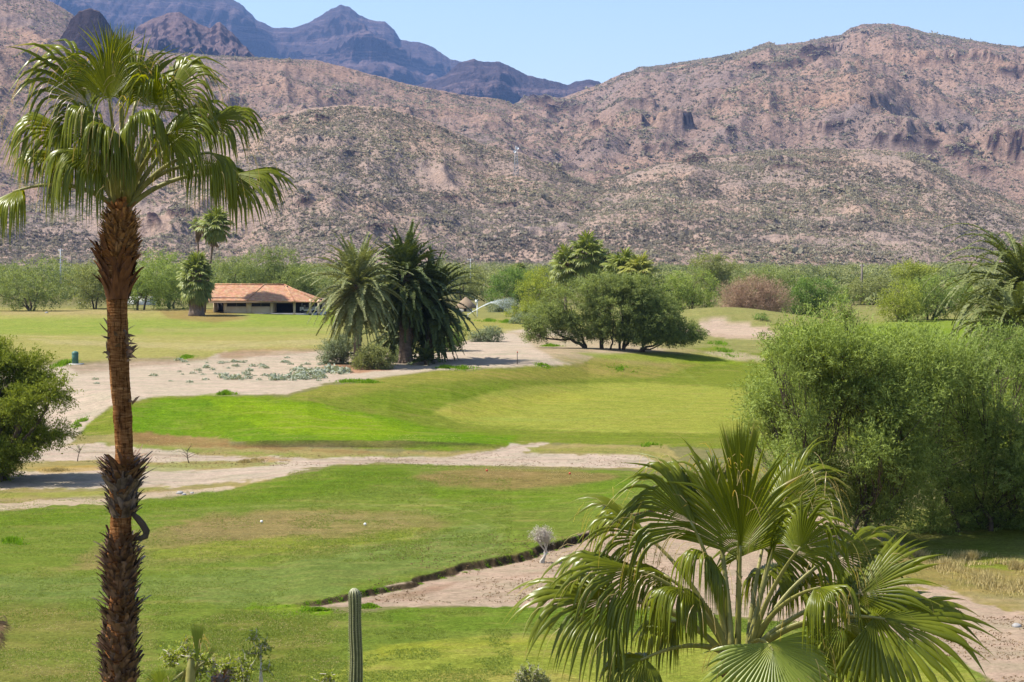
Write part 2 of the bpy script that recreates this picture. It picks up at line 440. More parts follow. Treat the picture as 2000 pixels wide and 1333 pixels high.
def build_ground():
    t1 = np.arange(-0.345, 0.3451, 2.0 / F)
    tl = -np.geomspace(0.355, 7, 22)[::-1]; t = np.concatenate([tl, t1, -tl[::-1]])
    p = np.concatenate([np.arange(900, 700, -1.75), np.arange(700, 480, -0.8), np.arange(480, 3, -1.75)])
    D = np.concatenate([np.linspace(1.5, 40, 12)[:-1], F * CAMZ / p, [16000, 26000]])
    T, DD = np.meshgrid(t, D)
    X = T * DD; Y = DD
    Z = ground_z(X, Y)
    Z = np.where(np.abs(T) > 0.4, np.minimum(Z, 1.6), Z)
    px, py = project(X, Y, Z)
    near = (Y > 38)
    C = np.zeros(X.shape + (3,)); C[:] = srgb(150, 145, 98, GAIN)
    C[py < 600] = srgb(146, 140, 96, GAIN)
    cls = np.zeros(X.shape, int)
    wx = fbm(X / 3.5, Y / 5.5, 4, 100); wf = fbm(X * 1.7, Y * 1.0, 3, 150); pat = fbm(X / 5, Y / 9, 5, 200, 0.62)
    for poly, c, soft, rough_, op, k, patch in COVER:
        P = np.array(poly)
        m = (px > P[:, 0].min() - 40) & (px < P[:, 0].max() + 40) & (py > P[:, 1].min() - 30) & (py < P[:, 1].max() + 30) & near
        if P[:, 0].min() <= -390: m |= (px <= -300) & (py > P[:, 1].min()) & (py < P[:, 1].max() + 40) & near
        if not m.any(): continue
        sc = np.clip(3732 * 0.6 / Y[m] / 18, 0.5, 2.2)
        sd = poly_sd(np.clip(px[m], -390, 2390), py[m], poly) + (wx[m] * rough_ * 1.6 + wf[m] * rough_ * 0.9) * sc
        a = sstep(-soft, soft, sd) * op
        a = a * (1 - patch * 0.9 * sstep(-0.1, 0.55, pat[m]) * (op < 0.97))
        cc = (np.array(srgb(*c, GAIN)) * ((1.0, .97, .78) if k == GRASS else (1.03, 1.0, .97)))[None] * (1 + 0.20 * patch * pat[m][:, None] + 0.10 * wf[m][:, None])
        C[m] = C[m] * (1 - a[:, None]) + cc * a[:, None]
        if k and op > .85:
            w = np.zeros(X.shape, bool); w[m] = a > 0.5; cls[w] = k
        elif op >= 1:
            w = np.zeros(X.shape, bool); w[m] = a > 0.5; cls[w] = 0
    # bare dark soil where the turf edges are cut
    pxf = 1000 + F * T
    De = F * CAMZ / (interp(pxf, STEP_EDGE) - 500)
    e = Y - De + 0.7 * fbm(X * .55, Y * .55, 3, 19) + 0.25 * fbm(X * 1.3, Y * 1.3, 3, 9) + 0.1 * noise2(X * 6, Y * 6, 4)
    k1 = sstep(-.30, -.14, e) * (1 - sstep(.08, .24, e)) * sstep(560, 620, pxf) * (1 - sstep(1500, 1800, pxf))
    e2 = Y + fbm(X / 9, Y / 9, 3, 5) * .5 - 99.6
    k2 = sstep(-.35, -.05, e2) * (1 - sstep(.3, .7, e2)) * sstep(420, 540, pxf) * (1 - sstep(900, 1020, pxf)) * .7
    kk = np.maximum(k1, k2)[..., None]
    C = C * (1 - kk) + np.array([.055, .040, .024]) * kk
    nr, nc = X.shape
    V = np.stack([X, Y, Z], -1).reshape(-1, 3)
    i = np.arange(nr - 1)[:, None] * nc; j = np.arange(nc - 1)[None]
    q = np.stack([i + j, i + j + 1, i + nc + j + 1, i + nc + j], -1)
    fc = cls[:-1, :-1]
    Cf = np.clip(C, 0.01, 0.6).reshape(-1, 3)
    gr = (cls == 1).astype(float)
    # soften the grass flag a little
    gr = (gr + np.roll(gr, 1, 0) + np.roll(gr, -1, 0) + np.roll(gr, 1, 1) + np.roll(gr, -1, 1)) / 5
    gr = gr.reshape(-1)
    mat = ground_mat()
    for k, nm in ((0, 'ground'), (1, 'fairway'), (2, 'sand_path')):
        f = q[fc == k]
        u, inv = np.unique(f, return_inverse=True)
        me = np_mesh(nm, V[u], inv.reshape(f.shape), mat, True, {'cover': Cf[u], 'grass': gr[u]})
        o = link(nm, me)
        tag(o, kind='structure', label={'ground': 'dry grass and bare earth of the valley floor', 'fairway': 'mown green and yellowing fairway grass of the golf course', 'sand_path': 'pale sandy path and bare sand between the fairways'}[nm])

def ground_mat():
    m, nt, out = new_mat('turf_and_sand')
    cov = N(nt, 'ShaderNodeAttribute', attribute_name='cover').outputs['Color']
    gr = N(nt, 'ShaderNodeAttribute', attribute_name='grass').outputs['Fac']
    oc = objc(nt)
    mp = N(nt, 'ShaderNodeMapping'); mp.inputs['Scale'].default_value = (0.35, 1.0, 1.0); mp.inputs['Rotation'].default_value = (0, 0, 0.15)
    nt.links.new(oc, mp.inputs[0])
    n1 = noise_n(nt, 9.0, 6, oc, 0.7)           # tufts
    n2 = noise_n(nt, 0.9, 5, mp.outputs[0], 0.7)          # mower streaks, patches
    n3 = noise_n(nt, 34.0, 4, oc, 0.75)
    # grass
    n0 = noise_n(nt, 2.6, 5, oc, 0.72)
    k1 = mixc(nt, 1.0, ramp(nt, n1, [(0.32, gray(0.60)), (0.68, gray(1.38))]), ramp(nt, n0, [(0.34, gray(0.82)), (0.66, gray(1.18))]), 'MULTIPLY')
    k2 = ramp(nt, n2, [(0.3, (0.82, 0.90, 0.80)), (0.7, (1.20, 1.10, 1.12))])
    k3 = ramp(nt, n3, [(0.3, gray(0.62)), (0.7, gray(1.36))])
    g = mixc(nt, 1.0, mixc(nt, 1.0, mixc(nt, 1.0, cov, k1, 'MULTIPLY'), k2, 'MULTIPLY'), k3, 'MULTIPLY')
    dry = mixc(nt, ramp(nt, n2, [(0.52, gray(0)), (0.78, gray(0.55))]), g, srgb(175, 155, 100, GAIN))
    # sand: pebbles and track marks
    s1 = mixc(nt, 1.0, ramp(nt, n1, [(0.3, gray(0.80)), (0.65, gray(1.12))]), ramp(nt, n0, [(0.34, gray(0.84)), (0.62, gray(1.10))]), 'MULTIPLY')
    vor = N(nt, 'ShaderNodeTexVoronoi', Scale=3.5); nt.links.new(oc, vor.inputs['Vector'])
    peb = ramp(nt, vor.outputs['Distance'], [(0.0, gray(0.45)), (0.11, gray(0.72)), (0.18, gray(1.0))])
    s = mixc(nt, 1.0, mixc(nt, 1.0, mixc(nt, 1.0, cov, s1, 'MULTIPLY'), k2, 'MULTIPLY'), peb, 'MULTIPLY')
    c = mixc(nt, gr, s, dry)
    b = N(nt, 'ShaderNodeBsdfDiffuse')
    nt.links.new(c, b.inputs['Color'])
    hb = N(nt, 'ShaderNodeMath', operation='ADD'); nt.links.new(n1, hb.inputs[0]); nt.links.new(n3, hb.inputs[1])
    nt.links.new(bump(nt, hb.outputs[0], 0.55, 0.09), b.inputs['Normal'])
    nt.links.new(b.outputs[0], out.inputs[0])
    return m

# ------------------------------------------------------------------ hills
def hill_mat(name, soil, soil2, scrub, rock, sc=1.0, rock_lo=0.45, speck=0.6, strata=0.0):
    m, nt, out = new_mat(name)
    oc = objc(nt)
    big = noise_n(nt, 0.006 * sc, 5, oc, 0.6)
    mid = noise_n(nt, 0.05 * sc, 5, oc, 0.7)
    fine = noise_n(nt, 0.28 * sc, 4, oc, 0.75)
    base = mixc(nt, ramp(nt, big, [(0.35, gray(0)), (0.65, gray(1))]), soil, soil2)
    base = mixc(nt, 1.0, base, ramp(nt, fine, [(0.3, gray(0.72)), (0.7, gray(1.25))]), 'MULTIPLY')
    v = N(nt, 'ShaderNodeTexVoronoi', Scale=0.16 * sc); v.inputs['Randomness'].default_value = 1.0
    nt.links.new(oc, v.inputs['Vector'])
    spots = ramp(nt, v.outputs['Distance'], [(0.28, gray(1)), (0.5, gray(0))])
    dens = ramp(nt, mid, [(0.35, gray(0.15)), (0.6, gray(1))])
    sp = mixc(nt, 1.0, spots, dens, 'MULTIPLY')
    sp = mixc(nt, 1.0, sp, gray(speck), 'MULTIPLY')
    c = mixc(nt, sp, base, scrub)
    geo = nt.nodes.new('ShaderNodeNewGeometry')
    sx = nt.nodes.new('ShaderNodeSeparateXYZ'); nt.links.new(geo.outputs['Normal'], sx.inputs[0])
    steep = N(nt, 'ShaderNodeMath', operation='ADD'); nt.links.new(sx.outputs[2], steep.inputs[0])
    off = N(nt, 'ShaderNodeMath', operation='MULTIPLY'); nt.links.new(mid, off.inputs[0]); off.inputs[1].default_value = 0.3
    nt.links.new(off.outputs[0], steep.inputs[1])
    rk = ramp(nt, steep.outputs[0], [(rock_lo + 0.12, gray(1)), (rock_lo + 0.24, gray(0))])
    rc = mixc(nt, ramp(nt, noise_n(nt, 0.11 * sc, 4, oc), [(0.35, gray(0)), (0.65, gray(1))]), rock, tuple(x * 0.55 for x in rock))
    c = mixc(nt, rk, c, rc)
    ra = N(nt, 'ShaderNodeAttribute', attribute_name='rock').outputs['Fac']
    mpv = N(nt, 'ShaderNodeMapping'); mpv.inputs['Scale'].default_value = (1, 1, .3); nt.links.new(oc, mpv.inputs[0])
    rn = noise_n(nt, 0.22 * sc, 5, mpv.outputs[0], .75)
    c = mixc(nt, ra, c, ramp(nt, rn, [(0.35, tuple(x * .30 for x in rock)), (0.55, tuple(x * .75 for x in rock)), (0.7, tuple(x * 1.5 for x in rock))]))
    if strata:
        mps = N(nt, 'ShaderNodeMapping'); mps.inputs['Scale'].default_value = (.12, .12, 1.6); nt.links.new(oc, mps.inputs[0])
        sn = noise_n(nt, 0.012, 6, mps.outputs[0], .7)
        c = mixc(nt, ramp(nt, sn, [(.50, gray(0)), (.58, gray(strata)), (.64, gray(0))]), c, tuple(min(.7, x * 2.4) for x in soil))
    b = N(nt, 'ShaderNodeBsdfDiffuse')
    nt.links.new(c, b.inputs[0])
    h = N(nt, 'ShaderNodeMath', operation='ADD'); nt.links.new(fine, h.inputs[0]); nt.links.new(mid, h.inputs[1])
    nt.links.new(bump(nt, h.outputs[0], 0.8, 5.0 / sc), b.inputs['Normal'])
    nt.links.new(b.outputs[0], out.inputs[0])
    return m

LAYERS = {}
OUTCROPS = [(625, 232, 16, 9, 1), (350, 416, 24, 12, 1), (298, 432, 14, 10, .8), (595, 398, 18, 7, .9), (735, 447, 32, 6, .6), (555, 238, 8, 7, .9), (690, 300, 26, 4, .5), (985, 402, 26, 6, .8), (880, 390, 24, 5, .6), (940, 345, 18, 4, .4),
 (1310, 286, 46, 7, .9), (1262, 292, 18, 8, 1), (1428, 259, 14, 7, 1), (1162, 243, 13, 6, 1), (1150, 280, 20, 5, .8), (1362, 314, 20, 12, .9), (1540, 330, 36, 5, .7), (1620, 322, 40, 6, .7), (1470, 318, 30, 5, .7), (1100, 212, 50, 10, .7), (1050, 196, 34, 8, .6),
 (1590, 106, 40, 12, .9), (1540, 128, 34, 10, .7), (1480, 134, 30, 7, .8), (1620, 92, 24, 5, .7), (1625, 250, 34, 7, .8), (1720, 276, 20, 10, .9), (1768, 280, 24, 14, .9), (1822, 284, 20, 13, .8), (1875, 296, 34, 15, 1), (1955, 280, 20, 28, .9), (1990, 290, 26, 34, .9), (1912, 332, 26, 9, .8), (1900, 112, 60, 5, .6), (1980, 140, 34, 9, .9), (1830, 122, 60, 4, .5), (1700, 118, 50, 3, .4),
 (410, 165, 16, 9, .7), (450, 200, 30, 5, .5), (240, 225, 26, 5, .5), (60, 150, 34, 5, .5), (820, 220, 30, 4, .4), (1250, 200, 40, 5, .4), (1400, 200, 30, 4, .5), (60, 420, 26, 6, .6), (1300, 420, 24, 5, .5), (1700, 400, 20, 4, .5), (1130, 400, 20, 5, .5)]
def hill_layer(key, name, label, Dr, front, back, sil, mat, amp, wl, seed, dt=2.2, ns=170, terr=None, expo=1.0, foot=None):
    """one ridge: its skyline traced against the sky, its distance, how far it runs towards and away from the camera"""
    P = np.array(sil, float)
    px = np.arange(P[0, 0], P[-1, 0] + 1, dt)
    t = (px - 1000) / F
    s = np.concatenate([np.linspace(-1, 0, ns), np.linspace(0, 1, ns // 4)[1:]])
    T, S = np.meshgrid(t, s)
    PX = np.meshgrid(px, s)[0]
    x0 = T * Dr
    # crest meanders in depth
    crest = Dr + 0.10 * front * fbm(T * Dr / (wl * 2.2) + 3, T * 0 + seed, 3, seed + 3)
    Yd = np.where(S < 0, crest + S * front, crest + S * back)
    X = T * Yd
    ysk = np.interp(PX + 2.5 * fbm(PX / 9, PX * 0, 4, seed + 50), P[:, 0], P[:, 1]) + 1.8 * fbm(PX / 14, PX * 0 + 7, 4, seed + 60, 0.7) * (1500 / 1500)
    zr = CAMZ + Yd * 0 + crest * (500 - ysk) / F
    # spurs and gullies running down the slope
    wx = X + wl * 0.35 * fbm(X / wl, Yd / wl, 3, seed + 8); wy = Yd + wl * 0.35 * fbm(X / wl + 40, Yd / wl, 3, seed + 9)
    r = ridged(wx / wl, wy / (wl * 1.9), 6, seed, 0.52)
    prof = np.where(S < 0, (1 + S) ** expo, (1 - S) ** 1.2)
    prof = np.clip(prof, 0, 1)
    Z = (zr - 0) * prof
    mask = np.clip(np.abs(S) * 3.2, 0.0, 1) * np.clip((1 - np.abs(S)) * 6, 0, 1)
    Z = Z + amp * (r - 0.25) * mask + amp * 0.10 * fbm(X / (wl * .06), Yd / (wl * .06), 3, seed + 5) * (0.25 + mask)
    if terr:
        for (a, b, z0, hh, w) in terr:
            # cliffs: px range, height of the foot, height of the cliff, width of the riser in metres of height
            k = sstep(a - 25, a + 25, PX + 30 * fbm(X / (wl * .2), Yd / (wl * .2), 3, seed + 71)) * (1 - sstep(b - 25, b + 25, PX))
            zz = z0 + 0.35 * hh * fbm(X / (wl * .30), Yd / (wl * .30), 4, seed + 70)
            hh = hh * 0.6
            kk = k * sstep(0, w, Z - zz) * (1 - sstep(w, w + hh * 2.2, Z - zz)) * (S < 0)
            Z = Z + hh * kk * (0.75 + 0.5 * np.abs(fbm(X / (wl * .05), Yd * 0, 2, seed + 90)))
    # nothing in front of the crest may rise above the traced skyline
    cap = CAMZ + Yd * (500 - ysk) / F * (1 - 0.03 * np.clip(-S * 4, 0, 1))
    Z = np.where(S <= 0, np.minimum(Z, cap), Z)
    # dark rock ledges breaking out of the slope
    Z = np.where(Z < -2, -2, Z)
    ppx, ppy = project(X, Yd, Z)
    ppx = ppx + 9 * fbm(X / (wl * .09), Yd / (wl * .09), 3, 301); ppy = ppy + 5 * fbm(X / (wl * .07), Yd / (wl * .07), 3, 302)
    rock = np.zeros(X.shape)
    if key in 'abcd':
        for ox, oy, rx, ry, st in OUTCROPS:
            q = ((ppx - ox) / rx) ** 2 + ((ppy - oy) / ry) ** 2
            m = np.clip(1.5 - q * 1.2, 0, 1) * st
            rock = np.maximum(rock, m)
        rn = fbm(X / (wl * .035), Yd / (wl * .035), 3, 310)
        rock = np.clip(rock * (1.15 + 1.1 * rn), 0, 1) * (S < 0)
        Z = Z + rock * Yd * 0.0022 * (0.7 + rn)
    if foot is not None: Z = Z - foot * (1 - np.clip(prof * 8, 0, 1))
    nr, nc = X.shape
    V = np.stack([X, Yd, Z], -1).reshape(-1, 3)
    i = np.arange(nr - 1)[:, None] * nc; j = np.arange(nc - 1)[None]
    q = np.stack([i + j, i + j + 1, i + nc + j + 1, i + nc + j], -1).reshape(-1, 4)
    o = link(name, np_mesh(name, V, q, mat, True, {'rock': rock.ravel()}))
    tag(o, kind='structure', label=label)
    LAYERS[key] = (X, Yd, Z)
    return o

def build_hills():
    near = hill_mat('scrubby_hillside', srgb(204, 172, 150, .56), srgb(182, 162, 150, .55), srgb(140, 128, 110, .5), srgb(112, 90, 86, .42), 1.6, 0.40, 0.4)
    midm = hill_mat('dry_mountainside', srgb(196, 160, 136, .54), srgb(172, 150, 140, .52), srgb(126, 114, 98, .46), srgb(100, 82, 82, .42), 0.9, 0.42, 0.55)
    farm = hill_mat('bare_mountain_rock', srgb(132, 110, 108, .38), srgb(104, 90, 96, .38), srgb(80, 74, 72, .38), srgb(62, 54, 62, .36), 0.16, 0.60, 0.5, .5)
    cragm = hill_mat('reddish_crag_rock', srgb(168, 138, 130, .48), srgb(140, 118, 120, .48), srgb(110, 96, 88, .45), srgb(92, 76, 84, .42), 0.4, 0.66, 0.5, 0)
    hill_layer('a', 'foothill', 'low scrub covered foothill with a rounded crest in the middle of the view', 1500, 460, 420,
        [(-400, 455), (0, 420), (150, 380), (300, 330), (420, 270), (520, 235), (600, 214), (680, 207), (760, 213), (860, 245), (950, 285), (1020, 300), (1100, 335), (1250, 400), (1400, 470), (1500, 505)], near, 26, 210, 11,
        terr=[(560, 680, 92, 9, 2), (380, 430, 40, 9, 2), (280, 420, 24, 7, 2), (820, 900, 30, 5, 2), (1000, 1120, 44, 4, 2)], expo=0.85, foot=6)
    hill_layer('b', 'foothill', 'broad scrub covered foothill at the right with a dark broken rim', 1620, 520, 420,
        [(880, 500), (1000, 450), (1100, 400), (1180, 352), (1290, 322), (1400, 306), (1500, 292), (1600, 290), (1700, 292), (1780, 300), (1830, 326), (1880, 352), (2000, 408), (2400, 480)], near, 24, 240, 23,
        terr=[(1240, 1560, 84, 7, 2), (1650, 1700, 70, 5, 2), (1280, 1380, 96, 6, 2)], expo=0.8, foot=6)
    hill_layer('c', 'mountain', 'brown scrubby mountain ridge sloping down from the left edge', 2700, 1150, 700,
        [(-400, -90), (0, -30), (90, 0), (130, 20), (165, 45), (230, 90), (330, 104), (430, 112), (520, 116), (620, 120), (740, 150), (820, 172), (900, 186), (980, 196), (1040, 220), (1120, 262), (1250, 320), (1400, 360), (1500, 420)], midm, 70, 420, 37,
        terr=[(1040, 1200, 190, 14, 3), (380, 520, 200, 12, 3)], expo=0.8, foot=10)
    hill_layer('d', 'mountain', 'long reddish brown mountain on the right skyline with dark cliffs', 3700, 1750, 900,
        [(980, 215), (1040, 190), (1100, 192), (1170, 166), (1210, 148), (1250, 134), (1300, 130), (1380, 116), (1440, 106), (1490, 88), (1500, 84), (1512, 92), (1560, 86), (1610, 76), (1640, 70), (1655, 58), (1680, 51), (1740, 50), (1770, 56), (1800, 66), (1870, 78), (1940, 90), (2000, 96), (2400, 170)], midm, 95, 560, 53,
        terr=[(1330, 1640, 352, 38, 6), (1800, 2100, 330, 16, 5), (1700, 2100, 160, 20, 6), (1180, 1380, 172, 20, 5), (1560, 1720, 205, 16, 5), (1930, 2150, 120, 50, 5)], expo=0.75, foot=10)
    hill_layer('k', 'rock_knob', 'dark rounded rock knob on the left shoulder behind the palm', 2480, 90, 200,
        [(90, 112), (118, 84), (136, 60), (145, 40), (160, 27), (182, 20), (200, 26), (212, 44), (228, 68), (262, 112)],
        hill_mat('dark_rock', srgb(150, 122, 112, .45), srgb(118, 98, 96, .45), srgb(120, 104, 84, .45), srgb(100, 84, 84, .42), 0.9, 0.80, .4), 16, 60, 91, dt=1.2, ns=90, expo=0.4)
    hill_layer('e', 'crag', 'broken reddish crag with vertical cliffs behind the left ridge', 4300, 620, 500,
        [(140, 130), (240, 80), (290, 45), (330, 30), (355, 27), (390, 50), (415, 58), (430, 46), (455, 66), (480, 92), (500, 112), (530, 130)], cragm, 95, 170, 67,
        terr=[(250, 520, 395, 60, 8)], expo=0.6)
    hill_layer('f', 'mountain', 'flat topped far ridge with pale cliffs in the central gap', 6500, 1300, 700,
        [(560, 190), (700, 178), (820, 168), (870, 150), (896, 126), (925, 118), (945, 124), (975, 122), (1000, 134), (1030, 150), (1060, 156), (1085, 162), (1108, 168), (1125, 162), (1150, 158), (1168, 162), (1190, 178), (1260, 215)], farm, 150, 620, 79,
        terr=[(850, 1250, 470, 70, 10), (560, 1000, 400, 50, 10)], expo=0.7)
    hill_layer('g', 'mountain', 'hazy blue peak rising to a point on the far skyline', 9500, 3000, 1500,
        [(-400, -260), (100, -150), (330, -60), (400, -22), (455, 0), (480, 18), (505, 42), (535, 58), (575, 58), (605, 48), (625, 34), (648, 20), (668, 12), (684, 18), (700, 30), (722, 42), (752, 46), (770, 62), (784, 80), (820, 84), (850, 98), (880, 118), (920, 128), (980, 140), (1050, 170), (1150, 215)], farm, 330, 1300, 97, dt=2.0, ns=220,
        terr=[(350, 1000, 620, 150, 20), (500, 900, 820, 110, 15), (100, 520, 900, 200, 15)], expo=0.75)

# ------------------------------------------------------------------ foliage
def unit(v): return v / (np.linalg.norm(v, axis=-1, keepdims=True) + 1e-9)

def leaf_quads(C, L, W, r, axis=None, spread=1.0):
    """diamond shaped leaves or sprays at points C"""
    n = len(C)
    a = r.normal(size=(n, 3)) * spread
    if axis is not None: a = a + axis
    a = unit(a)
    b = unit(np.cross(a, r.normal(size=(n, 3)) * .8 + np.array([-.3, -.15, 0.9])))
    L = (L * r.uniform(0.6, 1.3, n))[:, None]; W = (W * r.uniform(0.7, 1.2, n))[:, None]
    V = np.stack([C - a * L / 2, C + b * W / 2 + a * L * .05, C + a * L / 2, C - b * W / 2 + a * L * .05], 1).reshape(-1, 3)
    F_ = np.arange(n)[:, None] * 4 + np.arange(4)[None]
    return V, F_

def envelope(poly, n, rmin, rmax, depth, seed, sx=1.15):
    """lobes scattered inside an outline given in photograph pixels"""
    r = np.random.default_rng(seed); P = np.array(poly, float); out = []; cen = P.mean(0)
    while len(out) < n:
        x = r.uniform(P[:, 0].min(), P[:, 0].max()); y = r.uniform(P[:, 1].min(), P[:, 1].max()); R = r.uniform(rmin, rmax)
        ins = False
        for (ax, ay), (bx, by) in zip(P, np.roll(P, -1, 0)):
            if (ay > y) != (by > y) and x < (bx - ax) * (y - ay) / (by - ay) + ax: ins = not ins
        if not ins: continue
        if out and min(abs(x - a[0]) + abs(y - a[1]) + abs(0) for a in out) < rmin * .45: continue
        edge = min(1, max(abs(x - cen[0]) / (np.ptp(P[:, 0]) / 2), abs(y - cen[1]) / (np.ptp(P[:, 1]) / 2)))
        out.append((x, y, R * sx, R, r.uniform(-1, 1) * depth * math.sqrt(max(.05, 1 - edge ** 2)) , depth * .28))
    return out

def curve(p0, p1, bend, n=7, wob=0.0, r=None):
    p0 = np.array(p0, float); p1 = np.array(p1, float); m = (p0 + p1) / 2 + np.array(bend, float)
    t = np.linspace(0, 1, n)[:, None]
    P = (1 - t) ** 2 * p0 + 2 * t * (1 - t) * m + t * t * p1
    if wob and r is not None:
        w = r.normal(size=P.shape) * wob; w[0] = w[-1] = 0; P = P + w
    return P

def tree(name, label, cat, base, lobes, leafm, barkm, nclu=500, per=26, leaf=(0.16, 0.05), clu=0.32, seed=0, stems=3, stem_r=0.12,
         group=None, droop=0.25, inner=0.45, twigs=5, stem_h=0.5, spread=0.25, hole=0.0, fan=1.0, lat=.36, limb_k=1.0, low=-1.0, twig_r=0.02, upward=0.0, parts=('trunk', 'crown')):
    """lobes: (dx, dy, dz, rx, ry, rz) in metres from the base"""
    r = np.random.default_rng(seed)
    root = empty(name, base); tag(root, label, cat, group)
    Lb = np.array(lobes, float)
    area = (Lb[:, 3] * Lb[:, 4] * Lb[:, 5]) ** (2 / 3)
    k = r.choice(len(Lb), nclu, p=area / area.sum())
    d = unit(r.normal(size=(nclu, 3)))
    d[:, 2] = np.where(d[:, 2] < low, -d[:, 2], d[:, 2])
    rad = inner + (1.02 - inner) * r.random(nclu) ** 0.55
    # uneven outline: the surface swells and sinks
    sw = 1 + 0.20 * fbm(d[:, 0] * 2.2 + k * 3.1 + seed, d[:, 2] * 2.2 + d[:, 1] * 1.7, 3, seed)
    C = Lb[k, :3] + d * Lb[k, 3:] * (rad * sw)[:, None]
    if hole > 0:
        nz = fbm(C[:, 0] * 0.9 + C[:, 1] * .3, C[:, 2] * 0.9 - C[:, 1] * .3, 3, seed + 5)
        kk = nz > (-0.45 + hole)
        C = C[kk]; k = k[kk]; d = d[kk]
    ok = C[:, 2] > 0.1; C = C[ok]; k = k[ok]; d = d[ok]
    n = len(C)
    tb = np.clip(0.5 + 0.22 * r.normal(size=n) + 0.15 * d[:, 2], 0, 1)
    # every cluster is a spray of leaflets reaching outward and sagging
    out = unit(d + np.array([0, 0, upward - droop]) + r.normal(size=(n, 3)) * 0.35)
    u = r.random((n, per)) * 2 - 0.7
    P = C[:, None] + out[:, None] * (u * clu * fan)[..., None] + r.normal(size=(n, per, 3)) * (clu * lat) * np.array([1, 1, .8])
    P = P.reshape(-1, 3); P[:, 2] = np.maximum(P[:, 2], 0.05)
    ax = np.repeat(out, per, 0)
    V, Fq = leaf_quads(P, leaf[0], leaf[1], r, ax, 0.7)
    tint = np.repeat(np.clip(np.repeat(tb, per) + r.normal(size=n * per) * 0.12, 0, 1), 4)
    link(parts[1], np_mesh(parts[1], V, Fq, leafm, False, {'tint': tint}), root)
    # stems and limbs
    mb = MB()
    top = np.average(Lb[:, :3], axis=0, weights=area)
    H = top[2]
    order = np.argsort(Lb[:, 0])
    groups = np.array_split(order, stems)
    for g in groups:
        if not len(g): continue
        tgt = Lb[g, :3].mean(0)
        off = np.array([r.uniform(-.5, .5), r.uniform(-.5, .5), 0]) * spread * 2
        off[0] += np.sign(tgt[0]) * spread
        fork = off + (tgt - off) * np.array([.35, .35, stem_h]) + r.normal(size=3) * .1
        P1 = curve(off, fork, r.normal(size=3) * .12 * H * .3, 6, 0.03 * H * .3, r)
        P1[0, 2] = -0.25
        mb.tube(P1, np.linspace(stem_r, stem_r * .7, 6) * r.uniform(.8, 1.2), 7, r.random())
        for q in g:
            P2 = curve(fork, Lb[q, :3] + r.normal(size=3) * .15 * Lb[q, 3:], np.array([0, 0, -.12]) * H + r.normal(size=3) * .06 * H, 8, 0.03 * H * .3, r)
            mb.tube(P2, np.linspace(stem_r * .6 * limb_k, stem_r * .25 * limb_k, 8), 6, r.random())
            cand = np.where(k == q)[0]
            if len(cand):
                for c in r.choice(cand, min(len(cand), twigs), replace=False):
                    s0 = P2[r.integers(3, 8)]
                    P3 = curve(s0, C[c] + out[c] * clu * .4, np.array([0, 0, .08 * H]) * r.uniform(-1, 1), 6, 0.02 * H * .5, r)
                    mb.tube(P3, np.linspace(max(twig_r, stem_r * .2), twig_r * .5, 6), 4, r.random(), cap=False)
    mb.build(parts[0], barkm, root)
    return root

def lobes_px(D, base, L):
    """lobes given in photograph pixels (cx, cy, rx, ry[, depth offset m[, depth radius m]])"""
    s = D / F; o = []
    for l in L:
        cx, cy, rx, ry = l[:4]; dy = l[4] if len(l) > 4 else 0
        p = at(cx, cy, D + dy)
        o.append((p.x - base[0], dy, p.z - base[2], rx * s, l[5] if len(l) > 5 else (rx + ry) / 2 * s, ry * s))
    return o

